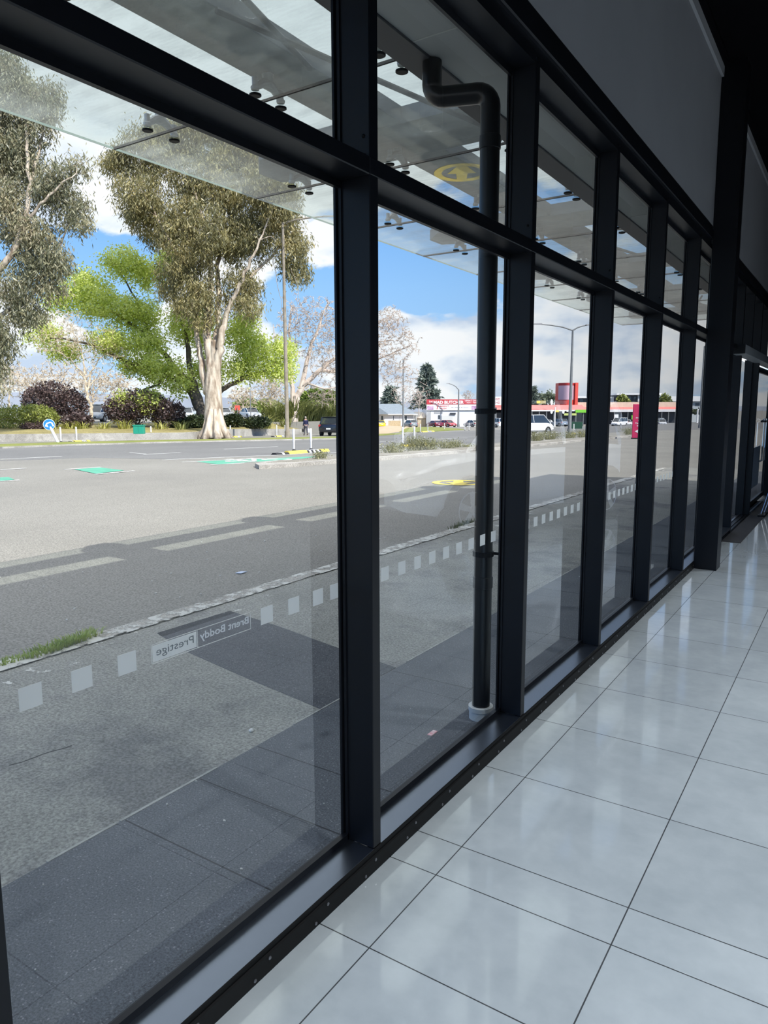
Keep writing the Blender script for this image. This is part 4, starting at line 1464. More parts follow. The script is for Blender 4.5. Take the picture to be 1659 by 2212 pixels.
# spreading lime green tree behind the eucalyptus
b = D(440, 902, 60.0)
leafy_tree('lime_tree', 'wide spreading tree in bright lime green spring leaf behind the eucalyptus trunk', b, 60.0,
           [(['base', (425, 870, 0), (405, 830, 0), (375, 790, 0), (330, 740, 0), (270, 690, 0), (200, 650, 0)], 0.50, 0.06),
            (['base', (428, 860, 0), (412, 800, .5), (400, 720, 1), (370, 640, 1), (330, 590, 1)], 0.42, 0.06),
            (['base', (470, 850, 0), (520, 820, 0), (570, 800, 0), (620, 770, 0)], 0.32, 0.05),
            ([(405, 830, 0), (340, 800, -1), (270, 780, -1), (180, 740, -1), (90, 730, -1)], 0.25, 0.04),
            ([(400, 720, 1), (440, 640, 1), (480, 600, 1)], 0.2, 0.05),
            ([(330, 740, 0), (300, 660, 1), (260, 590, 1)], 0.18, 0.04),
            ([(375, 790, 0), (340, 830, -1), (290, 850, -1.5), (270, 870, -1.5)], 0.14, 0.03),
            ([(520, 820, 0), (540, 760, 1), (560, 710, 1)], 0.14, 0.03)],
           [(265, 570, 55, 30, 0), (180, 620, 60, 35, 0), (320, 590, 55, 35, 1), (130, 650, 40, 26, 0), (230, 660, 70, 30, -.5), (300, 680, 60, 40, 0), (90, 720, 45, 30, -.5), (140, 760, 40, 20, 0), (240, 740, 60, 26, -1), (320, 740, 50, 30, -1),
            (300, 790, 50, 24, -1), (350, 800, 55, 30, -1), (390, 830, 35, 20, -1), (265, 870, 22, 16, -2), (320, 865, 35, 22, -2), (520, 720, 50, 40, 0), (560, 760, 55, 32, 0), (600, 800, 40, 26, 0), (520, 800, 50, 25, 0), (540, 690, 30, 20, 0),
            (620, 760, 24, 30, 0), (420, 700, 60, 50, 1), (450, 800, 40, 40, 1.5), (370, 560, 40, 25, 1)],
           1150, 62, (0.175, 0.06), M_LIME, M_BARK, spread=0.33)
# small bare tree, twiggy crown above the purple shrub
def bare_tree(name, label, base, w, trunks, blobs_px, ntwig, m, group=None, fine=2, twig=0.008, fan=0.5):
    s = w/FPX
    t = empty(name, base, label=label, cat='tree', group=group)
    wd = Wood()
    for pts, r0, r1 in trunks:
        wd.limb([tuple(base) if p == 'base' else tuple(D(p[0], p[1], w+p[2])) for p in pts], r0, r1, 7, wob=0.04)
    blobs = [(tuple(D(x, y, w+dw)), (rx*s, (rx+ry)/2*s, ry*s)) for x, y, rx, ry, dw in blobs_px]
    tg = blob_points(blobs, ntwig)
    order = np.argsort([min(np.linalg.norm(np.array(p)-q) for p, r in wd.nodes[::3]) for q in tg])
    tw = MB()
    for i in order:
        pts = wd.twig_to(tg[i], r1=twig, n=3, sag=0.02)
        e, d = np.array(pts[-1]), np.array(pts[-1])-np.array(pts[-3])
        L = max(np.linalg.norm(d), 0.3)
        for k in range(fine):
            q = e+d/np.linalg.norm(d)*L*fan*(0.6+RNG.random())+RNG.normal(size=3)*L*0.35
            wd.mb.tube([e, (e+q)/2+RNG.normal(size=3)*0.04*L, q], [twig, twig*0.8, twig*0.5], 3, cap=False)
            c = (e+q)/2
            q2 = c+RNG.normal(size=3)*L*0.4
            wd.mb.tube([c, q2], [twig*0.7, twig*0.5], 3, cap=False)
    wd.mb.build('branches', m, t)
    return t


b = D(196, 905, 58.0)
bare_tree('bare_tree', 'small bare multi-stemmed tree rising between the two purple shrubs', b, 58.0,
          [(['base', (197, 880, 0), (190, 860, 0), (186, 835, 0), (182, 800, 0)], 0.17, 0.06), ([(188, 850, 0), (196, 810, .4), (210, 780, .5), (235, 760, .5)], 0.09, 0.03), ([(186, 830, 0), (170, 800, 0), (150, 775, -.3), (120, 755, -.5)], 0.08, 0.03),
           ([(183, 800, 0), (178, 770, 0), (165, 730, 0), (150, 700, 0)], 0.07, 0.03), ([(196, 830, 0), (225, 810, .5), (245, 790, .5)], 0.05, 0.02)],
          [(130, 720, 60, 45, 0), (180, 740, 60, 50, 0), (240, 770, 50, 35, 0), (100, 740, 40, 30, 0), (150, 690, 40, 30, 0), (230, 740, 40, 40, .5)], 380, M_BARE2, fine=4, twig=0.013)
# big bare trees in the middle distance
b = D(634, 905, 72.0)
b.z = PARKZ-0.15
bare_tree('bare_tree', 'large pale leafless tree behind the lamp post, wide crown of fine twigs', b, 72.0,
          [(['base', (638, 870, 0), (650, 840, 0), (690, 800, 0), (740, 765, 0), (790, 740, 0), (850, 735, 0)], 0.45, 0.05), (['base', (632, 850, 0), (628, 790, 0), (625, 720, .5), (630, 660, .5)], 0.35, 0.05), ([(650, 840, 0), (665, 770, 0), (690, 700, 0), (710, 650, 0)], 0.3, 0.04),
           ([(690, 800, 0), (760, 800, 1), (830, 770, 1), (890, 745, 1)], 0.2, 0.04), ([(740, 765, 0), (770, 700, 0), (800, 660, 0)], 0.18, 0.03), ([(660, 825, 0), (700, 840, -1), (760, 830, -1)], 0.14, 0.03), ([(630, 800, 0), (600, 760, 0), (590, 700, 0)], 0.14, 0.03)],
          [(690, 690, 70, 50, 0), (760, 690, 60, 40, 0), (640, 680, 40, 45, 0), (840, 710, 50, 40, 0), (700, 760, 70, 50, 0), (800, 760, 70, 40, 0), (880, 740, 32, 32, 0), (620, 740, 35, 50, 0), (740, 820, 60, 30, 0), (860, 800, 45, 50, 1), (840, 690, 40, 30, 0), (700, 850, 50, 30, 1)], 1700, M_BARE, fine=4, twig=0.019)
rng_x = ((20, 800, 46, 52, 74), (75, 815, 40, 45, 72), (135, 800, 50, 55, 76), (200, 815, 40, 45, 73), (255, 820, 45, 40, 70), (585, 830, 40, 40, 72), (660, 850, 40, 30, 70), (525, 850, 40, 26, 78))
lab = ('bare brown tree behind the olive hedge at the left edge', 'bare brown tree in the car park just left of the first purple shrub', 'bare brown tree directly behind the rounded purple shrub', 'bare brown tree behind the slim multi-stemmed tree', 'bare brown tree behind the silver van',
       'bare brown tree just left of the tall lamp post', 'bare brown thicket tree behind the green bush right of the lamp post', 'bare brown tree behind the silver cars right of the eucalyptus')
for (x, y, rx, ry, w), l in zip(rng_x, lab):
    w *= 1.3
    b = D(x, 900, w)
    b.z = PARKZ
    bare_tree('bare_tree', l, b, w, [(['base', (x, (y+905)/2, 0), (x+4, y, 0)], 0.14, 0.06), ([(x, (y+900)/2, 0), (x-rx*.5, y, 0)], .08, .04), ([(x, (y+900)/2, 0), (x+rx*.6, y+6, 0)], .08, .04)],
              [(x, y, rx, ry*.6, 0), (x-rx*.4, y+14, rx*.6, ry*.5, 0), (x+rx*.4, y+14, rx*.6, ry*.5, 0), (x, y+34, rx*1.0, ry*.5, 0)], 260, M_BARE2, group=None, fine=5, twig=0.026)


KD = 1.28


def bush(name, label, px, py_base, w, rx, h, leafm, n=5200, lsize=(0.12, 0.035), z0=0.34, depth_r=None, lumps=5, cat='shrub', group=None, zbase=None, droop=0.05):
    """a rounded shrub: a solid shell of leaves over a few stems; rx, h in metres"""
    w *= KD
    c = D(px, py_base, w)
    rx, h = rx*KD, h*KD
    lsize = (lsize[0]*1.2, lsize[1]*1.2)
    top = c.z+h
    z0 = min(max(c.z, BEDZ), PARKZ)
    h = top-z0
    t = empty(name, (c.x, c.y, z0), label=label, cat=cat, group=group)
    ry = depth_r or rx*0.8
    st = MB()
    for k in range(7):
        a = RNG.random()*6.28
        st.tube([(c.x+.1*math.cos(a), c.y+.1*math.sin(a), z0-0.02), (c.x+rx*.3*math.cos(a), c.y+ry*.3*math.sin(a), z0+h*.45), (c.x+rx*.6*math.cos(a), c.y+ry*.6*math.sin(a), z0+h*.8)], [0.04, 0.03, 0.012], 5)
    st.build('stem', M_BARK, t)
    L = [(np.zeros(3)+[0, 0, h*0.5], np.array([rx, ry, h*0.5]))]
    for k in range(lumps):
        a = 2*PI*k/lumps+RNG.random()
        L.append((np.array([math.cos(a)*rx*.55, math.sin(a)*ry*.55, h*(0.35+0.3*RNG.random())]), np.array([rx*.5, ry*.5, h*.34])))
    P = []
    for i in range(n):
        o, r = L[RNG.integers(len(L))]
        u = rnd_unit()
        q = o+u*r*(0.72+0.3*RNG.random())
        q[2] = abs(q[2])
        P.append(q)
    P = np.array(P)
    nrm_ = unit(P-np.array([0, 0, h*0.35]))
    ax = unit(nrm_*0.7+RNG.normal(size=P.shape)*0.6+np.array([0, 0, -droop]))
    sd = unit(np.cross(ax, RNG.normal(size=P.shape)))
    ln = lsize[0]*(1+0.3*RNG.normal(size=len(P))).clip(.4, 1.8)
    V, F = leaf_quads(P+np.array([c.x, c.y, z0]), ax, sd, ln, ln*lsize[1]/lsize[0])
    np_mesh('foliage', V, F, leafm, t)
    return t


bush('hedge', 'rounded olive green hedge behind the low wall at the left edge', 45, 940, 44.5, 2.5, 1.95, M_HEDGE, 9000, (0.13, 0.035), lumps=8, cat='hedge')
bush('dark_sedge', 'dark brown grassy clump under the olive hedge behind the arrow sign', 80, 938, 43.4, 0.95, 0.72, M_PURP, 2600, (0.22, 0.02))
bush('purple_shrub', 'large rounded purple leaved shrub left of the slim bare tree', 122, 915, 47.0, 2.25, 2.75, M_PURP, 9500, (0.14, 0.05), lumps=7)
bush('purple_shrub', 'low dark purple shrub in front of the silver van', 168, 928, 45.0, 1.0, 1.1, M_PURP, 2600, (0.14, 0.05))
bush('purple_shrub', 'wide dark purple shrub beneath the lime green branches behind the green box', 296, 915, 46.5, 2.3, 2.25, M_PURP, 9000, (0.14, 0.05), lumps=7)
bush('purple_shrub', 'dark purple shrub beside the eucalyptus trunk', 365, 922, 45.5, 1.1, 1.75, M_PURP, 3600, (0.14, 0.05))
bush('dark_shrub', 'dark green shrub against the left side of the eucalyptus trunk', 425, 930, 45.5, 1.0, 1.0, M_DKGREEN, 3600, (0.13, 0.045))
bush('dark_shrub', 'dark green shrub on the bank left of the eucalyptus below parked cars', 398, 930, 45.5, 0.9, 0.7, M_DKGREEN, 3000, (0.13, 0.045))
bush('dark_shrub', 'dark shrub just right of the eucalyptus trunk in front of a silver car', 500, 925, 48.5, 0.8, 0.95, M_DKGREEN, 3600, (0.13, 0.045))
bush('dark_shrub', 'dark olive shrub in the bed in front of the second silver car', 552, 926, 49.5, 1.2, 0.8, M_DKGREEN, 3600, (0.13, 0.045))
bush('glossy_bush', 'bright glossy green bush right of the lamp post beside the window fin', 690, 900, 64.0, 1.9, 2.5, M_GLOSS, 7000, (0.24, 0.09), lumps=7)
bush('glossy_bush', 'green bush in the car park behind the red sign', 533, 892, 84.0, 1.8, 1.9, M_GLOSS, 3600, (0.2, 0.07))
bush('glossy_bush', 'olive bush behind the silver saloon left of the lamp post', 578, 892, 86.0, 2.0, 1.7, M_HEDGE, 3600, (0.2, 0.07))


def flax(name, label, px, py, w, h, n, m, spread=0.25, width=0.035, zb=0.36, group=None):
    w *= KD
    c = D(px, py, w)
    top = c.z+h*KD
    zb = min(max(c.z, BEDZ-0.1), PARKZ)
    t = tag(tuft_mesh(name, [(c.x, c.y, zb)], n, top-zb, m, spread=spread*KD, width=width*KD, lean_k=1.5), label, 'flax plant', group)
    return t


for i, (x, y, w, h, n, m, l) in enumerate(((118, 938, 43.5, 0.62, 45, M_FLAXY, 'yellow green flax clump behind the blue arrow sign'), (155, 936, 43.8, 0.7, 55, M_FLAXY, 'yellow green flax clump behind the second white post from the left'),
        (178, 936, 43.6, 0.72, 60, M_FLAXY, 'yellow green flax clump under the slim bare tree'), (222, 935, 43.8, 0.66, 50, M_FLAXY, 'yellow flax clump below the silver van'), (270, 932, 43.8, 0.72, 50, M_FLAXY, 'yellow green flax clump left of the green utility box'),
        (348, 932, 43.6, 0.62, 50, M_FLAXY, 'yellow flax clump on the bank right of the white post past the green box'), (392, 932, 43.4, 0.62, 50, M_FLAX, 'dull flax clump on the bank left of the eucalyptus trunk'), (545, 930, 49.5, 0.95, 70, M_FLAX, 'olive flax clump behind the low wall between the eucalyptus and the lamp post'),
        (575, 928, 50.5, 1.0, 70, M_FLAXY, 'yellowish flax clump at the right end of the low wall'), (600, 926, 57.0, 2.2, 220, M_FLAX, 'tall flax just left of the lamp post'), (640, 926, 57.0, 2.35, 240, M_FLAX, 'tall flax between the lamp post and the walking person'),
        (668, 926, 58.5, 2.1, 230, M_FLAX, 'tall flax behind the walking person'), (698, 926, 60.0, 2.3, 220, M_FLAX, 'tall flax behind the black car'), (724, 924, 61.0, 2.3, 190, M_FLAX, 'tall flax beside the window fin above the black car'), (618, 930, 55.0, 1.0, 80, M_FLAX, 'low flax at the foot of the lamp post'))):
    flax('flax_plant', l, x, y, w, h, n, m, spread=0.28 if h < 1.2 else 0.55, width=0.03 if h < 1.2 else 0.05)

# scrubby perennials on the kerbed island
def scrub(label, px, py, n, h, spread, m, flowers=0):
    h, spread = h*0.85, spread*0.8
    c = G(px, py, 0.085)
    z_ = c.z
    t = empty('island_shrub', (c.x, c.y, z_), label=label, cat='shrub')
    V, F = [], []
    st = tuft_mesh('stems', [(c.x, c.y, z_)], n, h, m, t, spread=spread, width=0.007)
    P = np.array([c.x, c.y, z_+h*0.5])+RNG.normal(size=(n*5, 3))*np.array([spread*.7, spread*1.1, h*0.24])
    P[:, 2] = np.maximum(P[:, 2], z_+0.02)
    ax = unit(RNG.normal(size=P.shape)+np.array([0, 0, .5]))
    sd = unit(np.cross(ax, RNG.normal(size=P.shape)))
    ln = 0.06*(1+.3*RNG.normal(size=len(P))).clip(.4, 2)
    V, F = leaf_quads(P, ax, sd, ln, ln*.2)
    np_mesh('foliage', V, F, m, t)
    for k in range(flowers):
        q = np.array([c.x, c.y, z_+h*(0.4+.5*RNG.random())])+np.array([RNG.normal()*spread*.7, RNG.normal()*spread, 0])
        MB().lathe([(0.012, 0), (0.038, 0.012), (0.03, 0.025)], tuple(q), 7).build('flower', M_WHT, t)
M_SCRUB = leaf_mat('straggly grey olive leaves', [(0.13, 0.14, 0.06), (0.27, 0.27, 0.13), (0.44, 0.42, 0.24)], scale=3)
for a in (('small straggly island shrub just left of the black window fin', 692, 998, 60, 0.30, 0.22, M_SCRUB, 0), ('grey olive island shrub at the left edge of the second window', 852, 984, 170, 0.42, 0.42, M_SCRUB, 0), ('tall grey olive island shrub under the near white posts', 898, 979, 200, 0.72, 0.42, M_SCRUB, 3),
          ('grey olive island shrub in the middle of the second window', 928, 977, 150, 0.55, 0.38, M_SCRUB, 0), ('low grey olive island shrub left of the downpipe', 965, 974, 110, 0.45, 0.4, M_SCRUB, 0), ('small grey olive island shrub nearest the downpipe on its left', 985, 972, 70, 0.42, 0.28, M_SCRUB, 0),
          ('tiny low island shrub close against the downpipe', 1010, 971, 40, 0.2, 0.25, M_SCRUB, 0), ('island shrub with white daisies at the left of the third window', 1160, 955, 220, 0.62, 0.6, M_SCRUB, 26), ('island shrub with white daisies in the middle of the third window', 1190, 952, 220, 0.6, 0.6, M_SCRUB, 18),
          ('olive island shrub under the pair of posts in the third window', 1232, 949, 160, 0.55, 0.6, M_SCRUB, 2), ('olive island shrub at the right of the third window', 1258, 947, 160, 0.62, 0.6, M_SCRUB, 2), ('olive island shrub beside the red banner sign', 1358, 941, 160, 0.75, 0.6, M_SCRUB, 3)):
    scrub(*a)


def gb(px, w):
    b = D(px, 890, w)
    b.z = TZ(b.x, b.y)
    return b


def conifer(label, px, w, y_top, y_bot, rx_px, n=4200, m=M_PINE):
    s = w/FPX
    b = D(px, 905, w)
    b.z = TZ(b.x, b.y)
    top, bot = D(px, y_top, w).z, D(px, y_bot, w).z
    t = empty('conifer', b, label=label, cat='tree')
    MB().tube([(b.x, b.y, b.z), (b.x, b.y, bot), (b.x, b.y, top-0.3)], [0.5, 0.4, 0.05], 8).build('trunk', M_BARK, t)
    R_ = rx_px*s
    V, F = [], []
    P, A = [], []
    nb = 120
    for i in range(nb):
        u = (i+RNG.random())/nb
        z = bot+(top-bot)*u
        L = R_*(1-u)**0.8*(0.65+.5*RNG.random())+0.15
        a = RNG.random()*6.283
        for k in range(n//nb):
            f = RNG.random()**0.7
            P.append([b.x+math.cos(a)*L*f+RNG.normal()*.0015*w, b.y+math.sin(a)*L*f+RNG.normal()*.0015*w, z-0.18*L*f*f+RNG.normal()*.1+0.15*L*f])
            A.append([math.cos(a), math.sin(a), -0.1])
    P, A = np.array(P), np.array(A)
    ax = unit(A+RNG.normal(size=P.shape)*0.55)
    sd = unit(np.cross(ax, RNG.normal(size=P.shape)))
    ln = 0.0055*w*(1+.3*RNG.normal(size=len(P))).clip(.4, 2)
    V, F = leaf_quads(P, ax, sd, ln, ln*.2)
    np_mesh('foliage', V, F, m, t)


conifer('tall blue green conifer behind the house roof and the butcher sign', 922, 190, 790, 880, 32, 3400)
conifer('dark broad conifer behind the pale house', 843, 190, 838, 890, 24, 2600)
conifer('blue green conifer at the left edge of the third window', 1148, 200, 838, 890, 14, 2200)
leafy_tree('round_tree', 'small olive tree behind the flat shop roofs in the fourth window', gb(1345, 214.0), 214.0, [(['base', (1345, 872, 0), (1345, 860, 0)], .3, .1)], [(1343, 863, 6, 6, 0), (1348, 867, 7, 4, 0)], 60, 22, (0.7, 0.25), M_HEDGE, M_BARK, spread=0.4)
leafy_tree('round_tree', 'small olive tree behind the shop roofs in the fifth window', gb(1437, 214.0), 214.0, [(['base', (1437, 872, 0), (1437, 860, 0)], .3, .1)], [(1435, 863, 5, 6, 0), (1438, 867, 6, 4, 0)], 60, 22, (0.7, 0.25), M_HEDGE, M_BARK, spread=0.4)
leafy_tree('round_tree', 'grey green tree behind the red shop roofs left of the red tower', gb(1180, 215.0), 215.0, [(['base', (1180, 872, 0), (1180, 860, 0)], .3, .1)], [(1170, 862, 10, 8, 0), (1186, 860, 10, 9, 0)], 90, 20, (0.7, 0.25), leaf_mat('grey green distant leaves', [(0.10, 0.13, 0.08), (0.2, 0.24, 0.16), (0.3, 0.34, 0.24)], scale=1.0), M_BARK, spread=0.5)
for x, w, rx, ry, l in ((905, 178, 30, 35, 'bare birch in front of the conifer left of the butcher sign'), (870, 176, 26, 34, 'bare birch behind the slim street light and the house'), (1010, 200, 14, 12, 'bare treetop above the right half of the butcher sign')):
    b = D(x, 905, w)
    b.z = TZ(b.x, b.y)
    y = 850 if w < 190 else 852
    bare_tree('bare_tree', l, b, w, [(['base', (x, 880, 0), (x+3, y, 0)], 0.16, 0.06), ([(x, 875, 0), (x-rx*.5, y, 0)], .08, .04), ([(x, 875, 0), (x+rx*.6, y+6, 0)], .08, .04)], [(x, y, rx, ry*.8, 0), (x, y+12, rx*.8, ry*.6, 0)], 150, M_BARE, fine=3, twig=0.032)
# far hills and the hazy tree line beyond the car park
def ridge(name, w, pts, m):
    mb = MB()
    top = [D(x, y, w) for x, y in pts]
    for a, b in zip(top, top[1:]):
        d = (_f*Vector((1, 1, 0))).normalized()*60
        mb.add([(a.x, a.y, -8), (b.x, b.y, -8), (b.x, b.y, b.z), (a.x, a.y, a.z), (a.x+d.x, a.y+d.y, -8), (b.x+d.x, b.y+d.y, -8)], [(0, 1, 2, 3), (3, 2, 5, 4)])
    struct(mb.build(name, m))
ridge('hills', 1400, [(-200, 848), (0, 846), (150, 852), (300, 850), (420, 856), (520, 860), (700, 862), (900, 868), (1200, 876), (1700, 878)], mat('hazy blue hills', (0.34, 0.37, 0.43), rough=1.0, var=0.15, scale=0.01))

# ================================================================== STREET FURNITURE
def post(name, label, px, py, h=0.95, group=None, base=True):
    c = G(px, py)
    t = empty(name, tuple(c), label=label, cat='post', group=group)
    k = h/0.95
    MB().lathe([(0.040*k, c.z+0.06), (0.040*k, c.z+0.36*k), (0.052*k, c.z+0.40*k), (0.052*k, c.z+0.93*k), (0.03*k, c.z+0.95*k)], (c.x, c.y, 0), 12).build('post_tube', M_WHT, t, smooth='auto')
    MB().lathe([(0.10*k, c.z-0.01), (0.085*k, c.z+0.03), (0.045*k, c.z+0.08)], (c.x, c.y, 0), 12).build('base', M_BLK, t)
    return t


for px, py, l in ((635, 974, 'white flexible post on the left of the two on the near yellow separator'), (672, 972, 'white flexible post on the right of the two on the near yellow separator'), (870, 962, 'white flexible post on the left end of the yellow separator in the second window'), (895, 960, 'white flexible post behind the tall island shrub in the second window'),
                  (132, 955.5, 'white flexible post right beside the leaning arrow sign pole'), (166, 953.5, 'white flexible post second from the arrow sign in front of the low wall'), (327, 949.5, 'white flexible post on the verge right of the green utility box'), (498, 944.5, 'white flexible post just right of the eucalyptus foot'),
                  (598, 943, 'white flexible post left of the lamp post on the far kerb'), (616, 942.5, 'white flexible post touching the left side of the lamp post'), (908, 934.3, 'white flexible post on the grass corner in the second window, left one'), (924, 933, 'white flexible post on the grass corner in the second window, right one'),
                  (960, 928, 'white flexible post in front of the red car'), (1004, 930, 'white flexible post left of the silver car hoop'), (1013, 929.8, 'white flexible post right of the silver car hoop'), (1229, 938, 'white flexible post on the left of the pair in the third window'), (1239, 938, 'white flexible post on the right of the pair in the third window')):
    post('traffic_post', l, px, py, 0.95, 'white traffic posts')


def separator(label, a, b, w=0.32):
    """low rubber lane separator: black ends with white dashes and yellow blocks"""
    A, B = G(*a), G(*b)
    d = (B-A)
    L = d.length
    u = d.normalized()
    n = Vector((-u.y, u.x, 0)).normalized()
    t = empty('lane_separator', tuple(A), label=label, cat='lane separator', group='rubber lane separators')

    def seg(m, f0, f1, h, ww=w):
        p0, p1 = A+u*L*f0, A+u*L*f1
        o = []
        for p in (p0, p1):
            o += [p+n*ww/2, p+n*ww/4+Vector((0, 0, h)), p-n*ww/4+Vector((0, 0, h)), p-n*ww/2]
        m.add([tuple(q+Vector((0, 0, 0.004))) for q in o], [(0, 1, 5, 4), (1, 2, 6, 5), (2, 3, 7, 6), (0, 3, 2, 1), (4, 5, 6, 7), (0, 4, 7, 3)])
    m = MB()
    seg(m, 0.0, 0.22, 0.07)
    seg(m, 0.56, 0.84, 0.10)
    m.build('body', M_BLK, t)
    for f0, f1 in ((0.22, 0.56), (0.84, 1.0)):
        m = MB()
        seg(m, f0, f1, 0.115)
        m.build('yellow_block', M_YEL, t)
    m = MB()
    for f in (0.12, 0.62, 0.70, 0.78):
        seg(m, f-0.018, f+0.018, 0.112 if f > .3 else 0.078, w*1.02)
    m.build('reflector', M_WHT, t)


separator('yellow and black lane separator under the two near white posts', (592, 983), (706, 975.5))
separator('yellow and black lane separator behind the island shrubs in the second window', (853, 968), (918, 961))
separator('yellow and black lane separator on the far verge by the second white post', (150, 956), (192, 954.5))
separator('yellow and black lane separator on the verge right of the green box', (322, 950.5), (373, 948.8))
separator('yellow and black lane separator on the verge right of the eucalyptus foot', (498, 945.5), (520, 944.6))
separator('yellow and black lane separator left of the lamp post foot', (588, 944), (620, 943))
separator('yellow and black lane separator at the grass corner in the second window', (903, 934.5), (936, 932.4))
separator('yellow lane separator under the pair of posts in the third window', (1225, 939), (1252, 936.5))

# blue keep left arrow sign on its leaning white pole
c = G(126, 957)
w = depth(c)
s_ = w/FPX
top = D(106, 917, w)
sg = empty('arrow_sign', tuple(c), label='round blue sign with white left arrow on a leaning white pole', cat='road sign')
MB().tube([tuple(c), tuple(c+(top-c)*0.98)], 0.085, 10).build('pole', M_WHT, sg, smooth='auto')
fw_ = (EYE-top)
fw_.z = 0
fw_.normalize()
rt_ = Vector((-fw_.y, fw_.x, 0))
tilt = (top-c).normalized()
up_ = (tilt-fw_*tilt.dot(fw_)).normalized()
rt_ = up_.cross(fw_).normalized()
def disc_mesh(c, rt, up, fw, r, t0, t1, n=32):
    m = MB()
    m.prism([tuple(c+rt*r*math.cos(2*PI*k/n)+up*r*math.sin(2*PI*k/n)+fw*t0) for k in range(n)], tuple(fw*(t1-t0)))
    return m
R_ = 12.0*s_
disc_mesh(top, rt_, up_, fw_, R_, 0.09, 0.12).build('sign_rim', M_WHT, sg)
disc_mesh(top, rt_, up_, fw_, R_*0.93, 0.12, 0.125).build('sign_face', mat('blue sign face', (0.02, 0.20, 0.62), rough=0.4), sg)
m = MB()
def spt(x, y):
    return tuple(top+rt_*R_*x+up_*R_*y+fw_*0.1255)
m.prism([spt(*q) for q in ((-.80, -.02), (-.30, .42), (-.30, .14), (.20, .14), (.42, -.08), (.42, -.58), (.66, -.58), (.66, .02), (.32, .40), (-.28, .42), (-.30, -.44))][:3]+[spt(.22, .16), spt(.40, -.04), spt(.40, -.58), spt(.66, -.58), spt(.66, .06), spt(.34, .40), spt(-.30, .40)][:0]+[spt(-.30, -.42)], tuple(fw_*0.002))
m.prism([spt(*q) for q in ((-.34, .20), (.26, .20), (.42, .05), (.42, -.55), (.66, -.55), (.66, .14), (.36, .42), (-.34, .42), (-.34, .20))][:8], tuple(fw_*0.002))
m.build('arrow', M_WHT, sg)

# green utility box
c = D(301, 934, 48.5)
c.z = max(c.z, BEDZ-0.15)
ub = empty('utility_box', tuple(c), rz=0.6, label='green metal utility box on the bank above the low wall', cat='utility box')
M_UB = mat('green painted metal', (0.02, 0.30, 0.20), rough=0.45)
MB().box(-.34, .34, -.22, .22, -0.1, .44, .02).build('body', M_UB, ub, local=True)
MB().box(-.38, .38, -.26, .26, .44, .50, .02).build('lid', M_UB, ub, local=True)
MB().box(-.005, .005, -.226, -.222, 0.0, .42).build('door_gap', M_BLK, ub, local=True)
# red sign on the car park fence
c = D(513, 905, 72)
rs = empty('car_park_sign', (c.x, c.y, PARKZ), label='small red car park sign between the eucalyptus and the silver saloon', cat='sign')
tp = D(513, 881, 72)
MB().tube([(c.x, c.y, PARKZ), (c.x, c.y, tp.z)], 0.04, 8).build('pole', M_BEAM, rs)
q = (EYE-tp)
q.z = 0
q.normalize()
rr = Vector((-q.y, q.x, 0))
m = MB()
m.prism([tuple(tp+rr*a*.26+Vector((0, 0, b*.24))+q*.05) for a, b in ((-1, -1), (1, -1), (1, 1), (-1, 1))], tuple(q*.02))
m.build('sign_face', mat('red sign face', (0.62, 0.09, 0.07)), rs)


def lamp(label, px, py, py_top, arms, r0=0.11, r1=0.06, m=None, w=None, name='street_lamp', mcol=None):
    c = G(px, py) if w is None else D(px, py, w)
    if w is not None:
        c.z = TZ(c.x, c.y)
    w = depth(c)
    t = empty(name, tuple(c), label=label, cat='street lamp')
    tp = D(px, py_top, w)
    tp = Vector((c.x+(tp.x-c.x)*0.0, c.y, tp.z))
    mm = m or M_BEAM
    MB().lathe([(r0*1.35, c.z-.1), (r0*1.3, c.z+0.5), (r0, c.z+0.6), (r1, tp.z)], (c.x, c.y, 0), 12).build('pole', mm, t, smooth='auto')
    s = w/FPX
    rt = Vector((_r.x, _r.y, 0)).normalized()
    for dx, dy, hd in arms:
        e = Vector((c.x, c.y, tp.z))+rt*dx*s+Vector((0, 0, dy*s))
        a = MB()
        st = Vector((c.x, c.y, tp.z-.05))
        a.tube([tuple(st), tuple(st+(e-st)*0.3+Vector((0, 0, dy*s*0.25))), tuple(st+(e-st)*0.65+Vector((0, 0, dy*s*0.2))), tuple(e)], [r1*.8, r1*.7, r1*.6, r1*.5], 8)
        arm = a.build('arm', mm, t, smooth='auto')
        u = (rt*(1 if dx > 0 else -1))
        v = Vector((-u.y, u.x, 0))
        h = MB()
        L_ = hd*s
        o = [e-u*L_*.35+v*.10, e+u*L_*.65+v*.07, e+u*L_*.65-v*.07, e-u*L_*.35-v*.10]
        h.prism([tuple(q+Vector((0, 0, -.04))) for q in o], (0, 0, 0.10))
        h.build('lamp_head', mat('grey lamp head', (0.30, 0.30, 0.31), rough=0.5), t)
    return t


M_WOODP = mat('brown grey timber pole', (0.20, 0.17, 0.13), col2=(0.30, 0.26, 0.21), rough=0.9, scale=3)
lamp('tall brown street lamp pole on the far verge with an arm towards the window fin', 621, 947, 497, [(92, 12, 22)], 0.16, 0.09, M_WOODP)
lamp('grey double-armed street lamp standing beyond the third window', 1230, 940, 716, [(-72, 12, 18), (33, 10, 16)], 0.16, 0.08)
lamp('slim grey street lamp in front of the butcher shop wall', 990, 921, 842, [(-22, 13, 7)], 0.22, 0.12, w=154.5)
lamp('slim pole before the gable end of the pale house', 871, 925, 778, [(3, 2, 3)], 0.17, 0.10)
lamp('dark lamp post in the car park right of the red sign', 542, 905, 800, [(4, 1, 4)], 0.07, 0.05, w=88)
lamp('white sign pole in the shop car park left of the double street lamp', 1198, 922, 880, [(2, 1, 3)], 0.14, 0.12, M_WHT)
lamp('far street lamp in the sixth window', 1512, 918, 750, [(10, 3, 8)], 0.2, 0.1, w=110)
